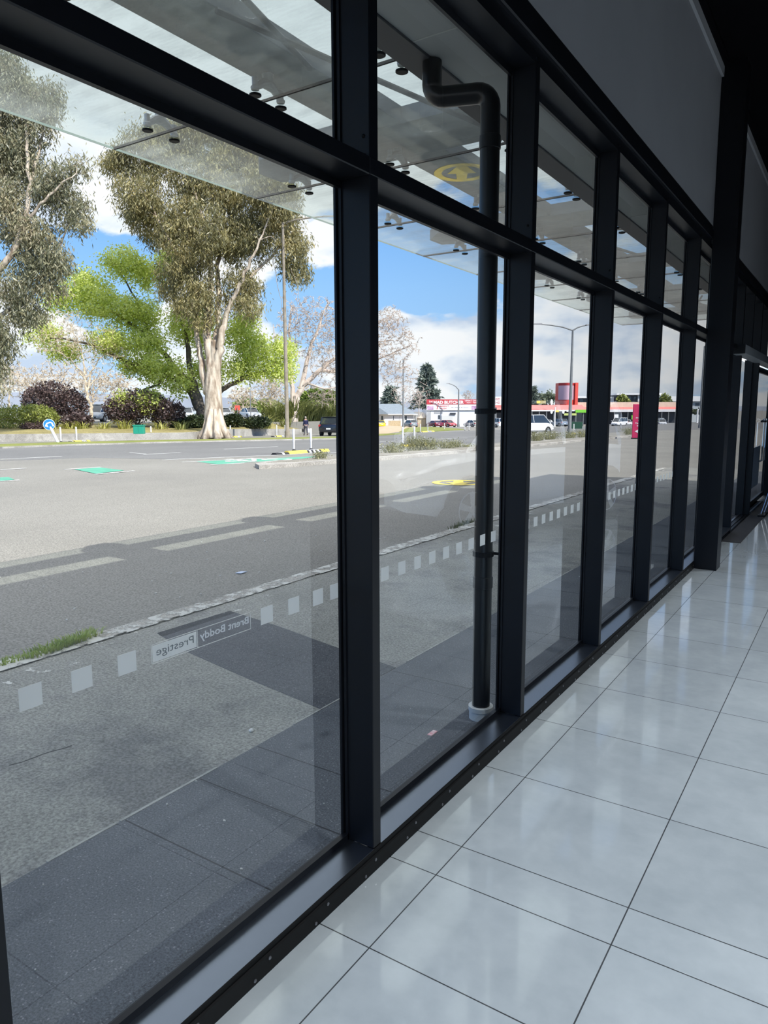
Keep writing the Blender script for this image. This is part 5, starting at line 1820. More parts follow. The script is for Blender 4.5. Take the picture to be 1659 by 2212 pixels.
lamp('white pole on the far traffic island in the sixth window', 1506, 908, 885, [(2, 1, 3)], 0.2, 0.2, M_WHT, w=190)

# ================================================================== CARS
M_TYRE = mat('tyre rubber', (0.014, 0.014, 0.015), rough=0.8)
M_RIM = mat('silver alloy wheel', (0.55, 0.56, 0.58), rough=0.3, metal=0.6)
M_CARGLASS = mat('dark car window', (0.025, 0.032, 0.04), rough=0.05, spec=0.9)
M_HEAD = mat('clear headlight', (0.75, 0.78, 0.82), rough=0.15)
M_TAIL = mat('red tail light', (0.45, 0.02, 0.02), rough=0.25)
M_PLATE = mat('white number plate', (0.75, 0.75, 0.75), rough=0.4)
STYLES = {
    # length, width, stations of the lower body (x, z_bottom, z_shoulder, z_top, half width factor); greenhouse: base front, roof front, roof rear, base rear, roof height
    'hatch': dict(L=4.1, W=1.76, wb=2.55, wr=0.31, body=[(-2.02, .42, .74, .82, .80), (-1.93, .30, .88, .98, .94), (-1.2, .22, .92, .98, 1), (0, .2, .9, .95, 1), (1.0, .2, .88, .93, 1), (1.55, .22, .80, .86, .97), (1.95, .30, .66, .72, .86), (2.06, .38, .58, .62, .70)], gh=(1.12, .35, -1.42, -1.90), H=1.48),
    'sedan': dict(L=4.6, W=1.80, wb=2.72, wr=0.32, body=[(-2.28, .42, .80, .88, .80), (-2.2, .30, .92, .99, .93), (-1.4, .22, .94, 1.0, 1), (0, .2, .90, .95, 1), (1.2, .2, .86, .92, 1), (1.8, .22, .78, .84, .96), (2.2, .30, .66, .70, .86), (2.32, .38, .58, .62, .70)], gh=(1.2, .35, -.98, -1.75), H=1.45),
    'coupe': dict(L=4.5, W=1.82, wb=2.7, wr=0.33, body=[(-2.2, .42, .80, .90, .80), (-2.1, .30, .94, 1.0, .93), (-1.4, .22, .95, 1.0, 1), (0, .2, .88, .93, 1), (1.2, .2, .84, .90, 1), (1.8, .22, .74, .80, .96), (2.2, .30, .62, .66, .84), (2.3, .36, .55, .58, .68)], gh=(.95, .0, -1.0, -2.0), H=1.35),
    'suv': dict(L=4.5, W=1.86, wb=2.65, wr=0.36, body=[(-2.2, .48, .92, 1.0, .82), (-2.12, .38, 1.02, 1.10, .95), (-1.4, .30, 1.05, 1.1, 1), (0, .28, 1.03, 1.08, 1), (1.1, .28, 1.0, 1.06, 1), (1.7, .30, .94, 1.0, .97), (2.12, .38, .80, .86, .88), (2.24, .45, .70, .75, .74)], gh=(1.15, .45, -1.75, -2.12), H=1.68),
    'van': dict(L=4.7, W=1.80, wb=2.8, wr=0.33, body=[(-2.33, .45, .98, 1.08, .88), (-2.28, .32, 1.05, 1.14, .96), (-1.4, .26, 1.05, 1.12, 1), (0, .25, 1.04, 1.1, 1), (1.2, .25, 1.02, 1.08, 1), (1.85, .28, .95, 1.0, .97), (2.22, .35, .74, .80, .88), (2.34, .42, .64, .68, .74)], gh=(1.95, .95, -2.1, -2.30), H=1.82),
}


def car(label, loc, heading, colour, style='hatch', name='car', rim=True, sc=1.0, group=None, plate=True):
    st = STYLES[style]
    W = st['W']/2
    t = empty(name, loc, rz=heading, label=label, cat='car', group=group)
    M = mat('car paint %.2f %.2f %.2f' % colour, colour, rough=0.28, spec=0.6, coat=0.8)
    m = MB()
    rows = []
    for x, zb, zs, zt, f in st['body']:
        h = W*f
        half = [(0.0, zb), (h*.86, zb), (h*.99, zb+.12), (h*1.0, (zb+zs)/2), (h*.985, zs-.04), (h*.93, zs+.01), (h*.78, zt), (0.0, zt+.025)]
        ring = half+[(-y, z) for y, z in half[1:-1][::-1]]
        rows.append([(x, y, z) for y, z in ring])
    n = len(rows[0])
    vs = [p for r in rows for p in r]
    fs = []
    for i in range(len(rows)-1):
        for k in range(n):
            fs.append((i*n+k, i*n+(k+1) % n, (i+1)*n+(k+1) % n, (i+1)*n+k))
    fs += [tuple(range(n)), tuple((len(rows)-1)*n+k for k in range(n))[::-1]]
    m.add(vs, fs)
    m.build('body', M, t, smooth='auto', local=True)
    bf, rf, rr_, br = st['gh']
    H = st['H']

    def zsh(x):
        b = st['body']
        for (x0, _, _, z0, _), (x1, _, _, z1, _) in zip(b, b[1:]):
            if x0 <= x <= x1:
                return z0+(z1-z0)*(x-x0)/(x1-x0)
        return b[-1][3]
    g = MB()
    hb, ht = W*.90, W*.72
    zf, zr = zsh(bf)-.02, zsh(br)-.02
    zm = zsh((rf+rr_)/2)-.05
    g.add([(bf, -hb*.86, zf), (bf, hb*.86, zf), (rf, -ht, H-.04), (rf, ht, H-.04), (rr_, -ht, H-.05), (rr_, ht, H-.05), (br, -hb*.88, zr), (br, hb*.88, zr), ((bf+rf)/2-.2, -hb, zm), ((bf+rf)/2-.2, hb, zm), ((br+rr_)/2+.2, -hb, zm), ((br+rr_)/2+.2, hb, zm)],
          [(0, 1, 3, 2), (2, 3, 5, 4), (4, 5, 7, 6), (0, 2, 8), (2, 4, 10, 8), (4, 6, 10), (1, 9, 3), (3, 9, 11, 5), (5, 11, 7), (0, 8, 10, 6, 7, 11, 9, 1)])
    g.build('windows', M_CARGLASS, t, local=True)
    r = MB()
    r.prism([(rf+.04, -ht*1.01, H-.045), (rf+.10, 0, H-.03), (rf+.04, ht*1.01, H-.045), (rr_-.06, ht*1.01, H-.05), (rr_-.10, 0, H-.035), (rr_-.06, -ht*1.01, H-.05)], (0, 0, .045))
    roof = r.build('roof', M, t, local=True)
    q = MB()
    for s in (-1, 1):
        q.tube([(bf-.02, s*hb*.87, zf+.02), (rf+.02, s*ht*1.01, H-.03)], .035, 6)
        q.tube([(br+.02, s*hb*.89, zr+.02), (rr_-.02, s*ht*1.01, H-.03)], .06 if style != 'van' else .045, 6)
        xm = (rf+rr_)/2+.1
        q.tube([(xm, s*hb*1.0, zm+.06), (xm, s*ht*1.01, H-.03)], .035, 6)
        if style in ('suv', 'van', 'hatch'):
            q.tube([(rr_*.62, s*hb*.99, zm+.06), (rr_*.62, s*ht*1.01, H-.03)], .035, 6)
    q.build('window_pillar', M, t, local=True)
    wr = st['wr']
    x0 = st['wb']/2
    for xw in (-x0-.03, x0-.06):
        for s in (-1, 1):
            a = MB()
            a.lathe([(wr*1.17, s*(W-.16)), (wr*1.17, s*(W+.006)), (wr*.5, s*(W+.006))], (xw, 0, wr), 20, 'y')
            a.build('wheel_arch', M_BLK, t, local=True)
            w_ = MB()
            w_.lathe([(wr*.6, s*(W-.20)), (wr*.97, s*(W-.19)), (wr, s*(W-.15)), (wr, s*(W-.02)), (wr*.96, s*(W+.015)), (wr*.66, s*(W+.018))], (xw, 0, wr), 24, 'y')
            wh = w_.build('wheel', M_TYRE, t, local=True, smooth='auto')
            if rim:
                k_ = MB()
                k_.lathe([(wr*.66, s*(W+.012)), (wr*.60, s*(W+.022)), (wr*.55, s*(W+.010))], (xw, 0, wr), 20, 'y')
                for j in range(5):
                    an = 2*PI*j/5+.3
                    c_, s2 = math.cos(an), math.sin(an)
                    k_.add([(xw+c_*wr*.12-s2*wr*.09, s*(W+.024), wr+s2*wr*.12+c_*wr*.09), (xw+c_*wr*.60-s2*wr*.12, s*(W+.020), wr+s2*wr*.60+c_*wr*.12), (xw+c_*wr*.60+s2*wr*.12, s*(W+.020), wr+s2*wr*.60-c_*wr*.12), (xw+c_*wr*.12+s2*wr*.09, s*(W+.024), wr+s2*wr*.12-c_*wr*.09)], [(0, 1, 2, 3)])
                k_.lathe([(wr*.16, s*(W+.014)), (wr*.14, s*(W+.03))], (xw, 0, wr), 12, 'y')
                k_.build('rim', M_RIM, wh, local=True)
    b = st['body']
    for s in (-1, 1):
        h = MB()
        x1, zs = b[-2][0], b[-2][2]
        h.prism([(x1+.03, s*W*.86, zs-.16), (x1-.32, s*W*.985, zs-.05), (x1-.30, s*W*.97, zs+.05), (x1+.03, s*W*.80, zs-.03), (x1+.08, s*W*.60, zs-.07), (x1+.08, s*W*.62, zs-.16)], (0.015, s*.012, .012))
        h.build('headlight', M_HEAD, t, local=True)
        l = MB()
        x2, zs2 = b[1][0], b[1][2]
        l.box(x2-.075, x2+.18, s*W*.70 if s > 0 else -W*.965, W*.965 if s > 0 else -W*.70, zs2-.20, zs2-.02, .02)
        l.build('tail_light', M_TAIL, t, local=True)
        mr = MB()
        mr.box(bf-.42, bf-.24, min(s*(W+.02), s*(W+.17)), max(s*(W+.02), s*(W+.17)), zm+.06, zm+.19, .03)
        mr.build('wing_mirror', M, t, local=True)
    if plate:
        MB().box(b[0][0]-.015, b[0][0]+.01, -.20, .20, .60, .72).build('number_plate', M_PLATE, t, local=True)
        MB().box(b[-1][0]-.01, b[-1][0]+.015, -.20, .20, .42, .53).build('number_plate', M_PLATE, t, local=True)
    f = MB()
    f.box(b[-1][0]-.12, b[-1][0]+.012, -W*.52, W*.52, b[-1][1]+.0, b[-1][1]+.15, .02)
    f.build('grille', M_BLK, t, local=True)
    return t


def gcar(label, px, py, heading_deg, colour, style, w=None, z=None, **kw):
    if w is None:
        c = G(px, py)
    else:
        c = D(px, py, w)
        c.z = TZ(c.x, c.y) if z is None else z
    return car(label, tuple(c), math.radians(heading_deg), colour, style, **kw)


# heading: degrees from +x; the picture's right is about -33, straight away about 123
WH, SIL, GRY, DGR = (0.78, 0.78, 0.78), (0.42, 0.44, 0.46), (0.16, 0.19, 0.22), (0.03, 0.035, 0.045)
gcar('black hatchback seen from behind at the far kerb, half hidden by the window fin', 724, 941, 112, (0.008, 0.010, 0.018), 'suv')
gcar('silver people mover between the purple shrubs', 222, 905, -62, SIL, 'van', w=76, z=PARKZ)
gcar('pale car roof showing above the olive hedge at the left edge', 2, 905, -20, (0.55, 0.60, 0.65), 'hatch', w=84, z=PARKZ)
gcar('silver hatchback in the car park left of the lime tree trunk', 402, 905, -40, (0.5, 0.54, 0.58), 'hatch', w=82, z=PARKZ)
gcar('silver car half hidden by the eucalyptus trunk on its right', 482, 905, -30, SIL, 'sedan', w=88, z=PARKZ)
gcar('silver saloon in the car park right of the red sign', 541, 905, -28, (0.45, 0.48, 0.52), 'sedan', w=96, z=PARKZ)
gcar('blue grey car parked in the back row above the eucalyptus foot', 415, 900, -33, (0.25, 0.3, 0.36), 'suv', w=110, z=PARKZ)
gcar('yellow hatchback at the left edge of the second window', 817, 921, 148, (0.80, 0.62, 0.02), 'hatch', w=150)
gcar('dark grey hatchback parked in front of the pale house', 886, 922.5, 147, GRY, 'hatch', w=150)
gcar('maroon car parked in front of the butcher shop', 938, 921.5, 147, (0.16, 0.012, 0.035), 'coupe', w=149)
gcar('red car nose to tail behind the maroon one', 967, 921.5, -26, (0.42, 0.03, 0.05), 'sedan', w=152)
gcar('silver car at the right of the butcher shop, cut by the downpipe', 1020, 922, 150, (0.5, 0.52, 0.5), 'sedan', w=150)
gcar('white van right of the downpipe in the second window', 1070, 924, 150, WH, 'van', w=140)
gcar('white people mover driving along the road at the left of the third window', 1147, 941, 68, WH, 'van', w=68)
gcar('blue grey estate car parked in front of the red roofed shops', 1206, 920, 150, (0.20, 0.25, 0.32), 'suv', w=158)
gcar('white hatchback behind the blue grey estate car', 1176, 914, 150, WH, 'hatch', w=163)
gcar('white van parked facing out before the shops in the fourth window', 1338, 917, -100, WH, 'van', w=150)
gcar('white hatchback just right of the white van in the fourth window', 1354, 915, -60, WH, 'hatch', w=165)
gcar('silver car parked before the shops in the fifth window', 1430, 911, -70, (0.55, 0.57, 0.6), 'hatch', w=170)
gcar('white car at the left of the fifth window', 1422, 910, -100, WH, 'suv', w=185)
# a white car on show inside, out of the frame: its reflection hangs in the panes
car('white display car inside the showroom, mirrored in the window panes beside the downpipe', (1.48, 9.28, 0.0), math.radians(-70), (0.80, 0.81, 0.83), 'suv')

# ================================================================== BUILDINGS ACROSS THE ROAD
FWD = Vector((_f.x, _f.y, 0)).normalized()
RGT = Vector((FWD.y, -FWD.x, 0))


class Front:
    """a building front facing the viewer's side at depth w: local x along the facade (metres from px0), y into depth"""
    def __init__(self, px, py, w, turn=0.0):
        self.w = w
        self.s = w/FPX
        self.o = D(px, py, w)
        self.o.z = TZ(self.o.x, self.o.y)
        self.px = px
        self.rz = math.atan2(RGT.y, RGT.x)+turn

    def root(self, name, label, cat='building'):
        return empty(name, tuple(self.o), rz=self.rz, label=label, cat=cat)

    def x(self, px):
        return (px-self.px)*self.s

    def z(self, py):
        return D(self.px, py, self.w).z-self.o.z


M_HWALL = mat('white weatherboard', (0.70, 0.71, 0.72), rough=0.7, var=0.04, scale=1)
M_HROOF = mat('grey iron roof', (0.20, 0.24, 0.28), rough=0.5, var=0.1, scale=2)
M_WINDK = mat('dark window pane', (0.05, 0.065, 0.08), rough=0.08, spec=0.8)
M_FENCE = mat('tan timber fence', (0.48, 0.38, 0.24), rough=0.85, var=0.15, scale=4)
M_RED = mat('butcher red', (0.50, 0.045, 0.06), rough=0.5)
M_SIGNW = mat('white sign board', (0.82, 0.82, 0.82), rough=0.5)
M_AWN = mat('salmon red awning', (0.72, 0.22, 0.20), rough=0.6, var=0.06, scale=1)
M_CREAM = mat('cream parapet', (0.66, 0.56, 0.44), rough=0.7, var=0.05, scale=1)
M_SHOPDK = mat('dark shop front', (0.035, 0.04, 0.05), rough=0.3)  # dark tone for shop walls and small fittings
M_LIMEG = mat('lime green sign', (0.22, 0.62, 0.05), rough=0.5)
M_TOWER = mat('red sign tower', (0.68, 0.07, 0.05), rough=0.45)

# pale house with grey hip roof
F = Front(865, 918, 165, 0.05)
h = F.root('house', 'pale single storey house with grey roof behind the parked cars')
xa, xb = F.x(790), F.x(898)
ze, zr = F.z(894), F.z(872)
MB().box(xa, xb-0.5, 0, 9, -0.5, ze).build('wall', M_HWALL, h, local=True)
MB().add([(xa-.6, -.7, ze-.1), (xb+.3, -.7, ze-.1), (xb+.3, 10, ze-.1), (xa-.6, 10, ze-.1), (xa+3, 4.5, zr), (F.x(865), 4.5, zr)], [(0, 1, 5, 4), (1, 2, 5), (2, 3, 4, 5), (3, 0, 4), (0, 3, 2, 1)]).build('roof', M_HROOF, h, local=True)
MB().box(xa-.7, xb+.4, -.78, -.68, ze-.18, ze-.02).build('gutter', M_SIGNW, h, local=True)
for p0, p1 in ((822, 829), (848, 852), (862, 865), (873, 880), (895, 899)):
    fr = MB().box(F.x(p0), F.x(p1), -.06, .02, F.z(908), F.z(897.5)).build('window', M_SIGNW, h, local=True)
    MB().box(F.x(p0)+.12, F.x(p1)-.12, -.08, -.05, F.z(907), F.z(898.3)).build('pane', M_WINDK, fr, local=True)
g_ = MB()
g_.add([(F.x(800), -2.5, ze-.05), (F.x(838), -2.5, ze-.05), (F.x(819), -2.5, F.z(881)), (F.x(800), 3, ze-.05), (F.x(838), 3, ze-.05), (F.x(819), 3, F.z(881))], [(0, 1, 2), (0, 2, 5, 3), (1, 4, 5, 2)])
g_.build('gable', M_HROOF, h, local=True)
MB().box(F.x(836), F.x(862), -5.2, -5.05, -.2, F.z(908)).build('front_fence', M_FENCE, h, local=True)
# garage with tan gable
F = Front(911, 918, 159, 0.0)
h = F.root('garage', 'small tan gabled shed between the house and the butcher shop')
MB().box(F.x(903), F.x(919.5), 0, 5, -.4, F.z(903)).build('wall', M_FENCE, h, local=True)
MB().prism([(F.x(902), -.3, F.z(903)), (F.x(920), -.3, F.z(903)), (F.x(915), -.3, F.z(891))], (0, 5.6, 0)).build('roof', M_CREAM, h, local=True)

# butcher shop with its big signs
F = Front(921, 921, 158, 0.03)
h = F.root('butcher_shop', 'white butcher shop with red and white signboard behind the red cars')
xa, xb = 0, F.x(1034)
MB().box(xa, xb, 0, 12, -.4, F.z(885)).build('wall', M_HWALL, h, local=True)
MB().box(xa, F.x(930.5), -.06, .0, -.3, F.z(885)).build('side_panel', mat('grey shop panel', (0.38, 0.39, 0.40)), h, local=True)
rb = MB().box(xa, xb, -.35, .1, F.z(873.8), F.z(863)).build('fascia_sign', M_RED, h, local=True)
wb_ = MB().box(xa, xb, -.30, .1, F.z(886.3), F.z(873.8)).build('market_sign', M_SIGNW, h, local=True)
def sign_text(parent, s, F, px0, px1, py0, py1, m, yo=-.36, **kw):
    mb = MB()
    x0, x1 = F.x(px0), F.x(px1)
    z0, z1 = F.z(py1), F.z(py0)
    put_text(mb, s, (x0, yo, z0), (1, 0, 0), (0, 0, 1), w=x1-x0, h=z1-z0, **kw)
    return mb.build('lettering', m, parent, local=True)
sign_text(rb, 'THE', F, 926, 934, 866, 870, M_SIGNW, bold=.02)
sign_text(rb, 'MAD BUTCHER', F, 936, 1001, 865.8, 872.8, M_SIGNW, bold=.035)
sign_text(rb, 'OPEN 7 DAYS', F, 1003.5, 1032, 864.3, 867.4, M_SIGNW, bold=.02)
sign_text(rb, '7am - 7pm', F, 1007, 1030, 869, 872, M_SIGNW, bold=.02)
sign_text(wb_, 'T', F, 942, 948.5, 876, 884.3, M_RED, yo=-.31, shear=.3, bold=.05)
sign_text(wb_, 'MARKET', F, 949, 970, 876, 879.4, M_RED, yo=-.31, shear=.3, bold=.02)
sign_text(wb_, 'FRESH', F, 948.5, 964.5, 881, 884.2, M_RED, yo=-.31, shear=.3, bold=.02)
m = MB()
for a0, a1 in ((974, 979), (981.5, 988), (991, 993), (995, 998.5)):
    m.box(F.x(a0), F.x(a1), -.31, -.295, F.z(881), F.z(879.6))
m.build('faint_print', mat('grey lettering', (0.3, 0.3, 0.33)), wb_, local=True)
sign_text(wb_, 'Better', F, 1000.5, 1012.5, 878.6, 881.8, MATS['grey lettering'], yo=-.31, shear=.2)
for p0, p1 in ((922, 936), (1018, 1029)):
    MB().box(F.x(p0), F.x(p1), -.32, -.29, F.z(885.5), F.z(877)).build('picture_panel', mat('purple and pink sign picture', (0.30, 0.12, 0.30), col2=(0.65, 0.45, 0.6), scale=1.2, detail=2), wb_, local=True)
MB().box(F.x(938), F.x(956), -.06, .02, F.z(893.5), F.z(886.5)).build('vent_panel', MATS['grey shop panel'], h, local=True)
MB().box(F.x(951), F.x(978), -.05, .02, -.2, F.z(898)).build('roller_door', mat('pale roller door', (0.62, 0.62, 0.60)), h, local=True)
MB().box(F.x(972), F.x(984), -.30, .02, F.z(895.5), F.z(892)).build('shop_light', M_SHOPDK, h, local=True)
MB().box(F.x(946.5), F.x(950.5), -.08, .02, F.z(905), F.z(897)).build('window', M_WINDK, h, local=True)
# the pole sign right of the downpipe
F = Front(1070, 921, 158, 0.0)
h = F.root('pole_sign', 'white and red pole sign above the white van right of the downpipe', 'sign')
MB().box(-.25, .25, 0, .4, -.4, F.z(880)).build('pole', M_BEAM, h, local=True)
p_ = MB().box(F.x(1060), F.x(1082), -.1, .5, F.z(875), F.z(857)).build('sign_board', M_SIGNW, h, local=True)
MB().box(F.x(1060), F.x(1082), -.12, .52, F.z(880.5), F.z(875)).build('red_band', M_AWN, h, local=True)
m = MB()
for a0, a1, y0, y1 in ((1066.5, 1069, 861, 864.5), (1070, 1072.5, 861, 864.5), (1073.5, 1078.5, 861, 864.5), (1066.5, 1070, 868, 871.5), (1071, 1072.5, 869.5, 870.3), (1073.5, 1078.5, 868, 871.5)):
    x0, x1, z0, z1 = F.x(a0), F.x(a1), F.z(y1), F.z(y0)
    m.box(x0, x1, -.12, -.10, z0, z0+.10).box(x0, x1, -.12, -.10, z1-.10, z1).box(x0, x0+.10, -.12, -.10, z0, z1)
m.build('red_print', M_RED, p_, local=True)

# row of shops under red awnings
F = Front(1100, 921, 172, 0.0)
h = F.root('shop_row', 'row of low shops under long salmon red awnings')
xa, xb = F.x(1040), F.x(1256)
MB().box(xa, xb, 0, 14, -.4, F.z(877)).build('wall', M_SHOPDK, h, local=True)
MB().prism([(xa, -4.5, F.z(886.5)), (xb, -4.5, F.z(886.5)), (xb, .5, F.z(875)), (xa, .5, F.z(875))], (0, 0, -.2)).build('awning', M_AWN, h, local=True)
MB().box(xa, xb, -4.55, -4.4, F.z(888.5), F.z(886)).build('awning_fascia', M_SIGNW, h, local=True)
for k in range(14):
    x_ = xa+(xb-xa)*(k+.5)/14
    MB().box(x_-.10, x_+.10, -4.45, -4.25, -.3, F.z(886.5)).build('awning_post', M_BEAM, h, local=True)
for p0, p1, y0, y1, mm, tx, mt in ((1149, 1168, 866.5, 872, M_YEL, None, None), (1156, 1168, 867, 871.5, M_SIGNW, None, None), (1187, 1196, 886.5, 890.5, M_YEL, None, None), (1212, 1222, 886.5, 890, M_SIGNW, None, None), (1231, 1257, 885.5, 891.5, M_LIMEG, 'WOOF', M_SHOPDK), (1207, 1233, 893, 897.5, mat('pale lime awning', (0.55, 0.62, 0.2)), None, None)):
    b_ = MB().box(F.x(p0), F.x(p1), -4.8, -4.65, F.z(y1), F.z(y0)).build('shop_sign', mm, h, local=True)
for p0, y0, y1 in ((1180, 863.5, 875.5), (1180.5, 885, 894), (1205, 885.5, 894)):
    m = MB()
    cz, cx = F.z((y0+y1)/2), F.x(p0)
    ra, rb_ = F.s*2.6, F.s*(y1-y0)/2
    m.prism([(cx+ra*math.cos(2*PI*k/20), -4.9, cz+rb_*math.sin(2*PI*k/20)) for k in range(20)], (0, .12, 0))
    m.build('oval_sign', M_SIGNW, h, local=True)
# curved red sign tower
F = Front(1220, 915, 190, 0.0)
h = F.root('sign_tower', 'tall curved red sign tower rising over the shop awnings in the third window', 'sign tower')
m = MB()
R1 = F.x(1240)-F.x(1200)
n = 14
pts = [(F.x(1200)+R1*.86*k/n, -1.8*math.sin(PI*k/n)-2.0, 0) for k in range(n+1)]+[(F.x(1200)+R1*.86, 1.2, 0), (F.x(1200), 1.2, 0)]
m.prism([(x, y, -.4) for x, y, z in pts], (0, 0, F.z(828.5)+.4))
m.build('curved_panel', M_TOWER, h, local=True, smooth='auto')
MB().box(F.x(1234), F.x(1240), -3.0, 1.4, -.4, F.z(828)).build('fin', mat('bright red fin', (0.80, 0.10, 0.07), rough=0.4), h, local=True)
m = MB()
m.prism([(x, y-.12, F.z(832.5)) for x, y, z in pts[:n+1]]+[(x, y, F.z(832.5)) for x, y, z in pts[:n+1]][::-1], (0, 0, F.z(828.3)-F.z(832.5)))
m.build('top_band', mat('deep red band', (0.42, 0.03, 0.03)), h, local=True)
m = MB()
m.prism([(x, y-.06, F.z(864)) for x, y, z in pts[:n+1]]+[(x, y, F.z(864)) for x, y, z in pts[:n+1]][::-1], (0, 0, F.z(834)-F.z(864)))
m.build('pale_panel', mat('pale pink sign panel', (0.62, 0.42, 0.50), rough=0.3), h, local=True)
# cream parapet shops and the modern blocks behind them
F = Front(1300, 912, 195, 0.0)
h = F.root('shop_row', 'cream parapet shops with a pink awning seen in the fourth and fifth windows')
xa, xb = F.x(1240), F.x(1470)
MB().box(xa, xb, 0, 14, -.4, F.z(886)).build('wall', M_SHOPDK, h, local=True)
MB().box(xa, xb, -.2, 14, F.z(884), F.z(869)).build('parapet', M_CREAM, h, local=True)
MB().prism([(xa, -3.0, F.z(884.5)), (xb, -3.0, F.z(884.5)), (xb, -.1, F.z(879)), (xa, -.1, F.z(879))], (0, 0, -.3)).build('awning', M_AWN, h, local=True)
MB().box(xa, xb, -3.1, -2.95, F.z(890), F.z(884.5)).build('awning_fascia', mat('pale shop sign band', (0.66, 0.66, 0.70), col2=(0.80, 0.78, 0.74), scale=.6), h, local=True)
for k in range(16):
    x_ = xa+(xb-xa)*(k+.5)/16
    MB().box(x_-.1, x_+.1, -3.0, -2.8, -.3, F.z(889)).build('awning_post', M_BEAM, h, local=True)
MB().box(F.x(1355), F.x(1369), -3.3, -3.1, F.z(906), F.z(897)).build('shop_sign', M_LIMEG, h, local=True)
MB().box(F.x(1318), F.x(1327), -3.3, -3.1, F.z(918), F.z(895)).build('shop_sign', M_SIGNW, h, local=True)
F = Front(1340, 900, 225, 0.0)
h = F.root('modern_block', 'dark modern block with a flat white roof behind the cream shops in the fourth window')
MB().box(F.x(1329), F.x(1392), 0, 14, -1, F.z(853.5)).build('wall', mat('dark cladding', (0.06, 0.065, 0.075)), h, local=True)
MB().box(F.x(1327), F.x(1425), -1.5, 15, F.z(853.5), F.z(850)).build('roof', M_SIGNW, h, local=True)
MB().box(F.x(1375), F.x(1390), -.6, 0, F.z(868), F.z(854)).build('bay', M_HWALL, h, local=True)
for p0 in (1356, 1367):
    MB().box(F.x(p0), F.x(p0+5), -.1, .05, F.z(864), F.z(857)).build('window', M_WINDK, h, local=True)
F = Front(1270, 900, 225, 0.0)
h = F.root('modern_block', 'dark flat roofed block right of the red sign tower')
MB().box(F.x(1240), F.x(1312), 0, 14, -1, F.z(860)).build('wall', MATS['dark cladding'], h, local=True)
MB().box(F.x(1238), F.x(1314), -1, 15, F.z(860), F.z(856)).build('roof', M_SIGNW, h, local=True)
MB().box(F.x(1251), F.x(1258), -.1, .05, F.z(868), F.z(862)).build('window', M_WINDK, h, local=True)
MB().box(F.x(1314), F.x(1327), 1, 12, -1, F.z(857)).build('side_wing', M_HWALL, h, local=True)
F = Front(1480, 905, 215, 0.0)
h = F.root('apartment_block', 'white two storey block with flat roof beyond the fifth and sixth windows')
MB().box(F.x(1436), F.x(1560), 0, 14, -1, F.z(866)).build('wall', mat('light grey render', (0.50, 0.54, 0.56)), h, local=True)
MB().box(F.x(1436), F.x(1562), -1, 15, F.z(867), F.z(856)).build('parapet', M_SIGNW, h, local=True)
for p0 in (1500, 1526, 1548):
    MB().box(F.x(p0), F.x(p0+9), -.1, .05, F.z(877), F.z(870.5)).build('window', M_WINDK, h, local=True)
bush('dark_shrub', 'dark shrubs in front of the white block in the sixth window', 1514, 908, 160, 2.6, 2.6, M_DKGREEN, 2500, (0.3, 0.12))
# red banner sign and the wheelie bins
c = G(1374, 948)
w = depth(c)
s_ = w/FPX
bn = empty('banner_sign', tuple(c), rz=math.atan2(RGT.y, RGT.x)-0.25, label='tall crimson banner sign on the island in the fourth window', cat='sign')
M_CRIM = mat('crimson banner', (0.62, 0.03, 0.12), rough=0.5)
Hb = 74*s_
MB().box(-9*s_, 11*s_, -.12, .12, .05, Hb, .02).build('banner_panel', M_CRIM, bn, local=True)
MB().box(-10*s_, 12*s_, -.25, .25, -.02, .07).build('base', M_BLK, bn, local=True)
m = MB()
for k, tx in ((1, 'shop'), (3, 'Fresh')):
    put_text(m, tx, (-3*s_, -.125, Hb*(.66-.075*k)), (1, 0, 0), (0, 0, 1), w=9*s_, h=Hb*.045, bold=.03)
for k, x0 in ((0, 3), (2, 2), (4, 0)):
    m.box(x0*s_, 7*s_, -.127, -.122, Hb*(.665-.075*k), Hb*(.69-.075*k))
cz = Hb*.22
m.prism([(4*s_, -.125, cz-Hb*.06), (10*s_, -.125, cz), (4*s_, -.125, cz+Hb*.06), (-4*s_, -.125, cz)], (0, -.01, 0))
m.prism([(4*s_, -.125, Hb*.78), (9*s_, -.125, Hb*.78), (9*s_, -.125, Hb*.97), (4*s_, -.125, Hb*.97)], (0, -.01, 0))
m.build('lettering', M_SIGNW, bn, local=True)
for k, (px, l) in enumerate(((1238, 'dark green wheelie bin leftmost of the three behind the posts'), (1245.5, 'dark green wheelie bin in the middle of the three behind the posts'), (1253, 'dark green wheelie bin rightmost of the three behind the posts'))):
    c = D(px, 921, 112)
    c.z = TZ(c.x, c.y)
    bi = empty('wheelie_bin', tuple(c), rz=math.atan2(RGT.y, RGT.x), label=l, cat='bin', group='wheelie bins')
    M_BIN = mat('dark green bin plastic', (0.015, 0.07, 0.04), rough=0.5)
    m = MB()
    m.add([(-.26, -.26, .02), (.26, -.26, .02), (.26, .26, .02), (-.26, .26, .02), (-.31, -.34, 1.0), (.31, -.34, 1.0), (.31, .34, 1.0), (-.31, .34, 1.0)], [(0, 3, 2, 1), (4, 5, 6, 7), (0, 1, 5, 4), (1, 2, 6, 5), (2, 3, 7, 6), (3, 0, 4, 7)])
    m.build('body', M_BIN, bi, local=True)
    MB().box(-.33, .33, -.37, .38, 1.0, 1.07, .03).build('lid', M_BIN, bi, local=True)
    for s in (-1, 1):
        MB().lathe([(.10, s*.27), (.10, s*.32)], (0, 0, 0), 12, 'x').build('wheel', M_TYRE, bi, local=True)

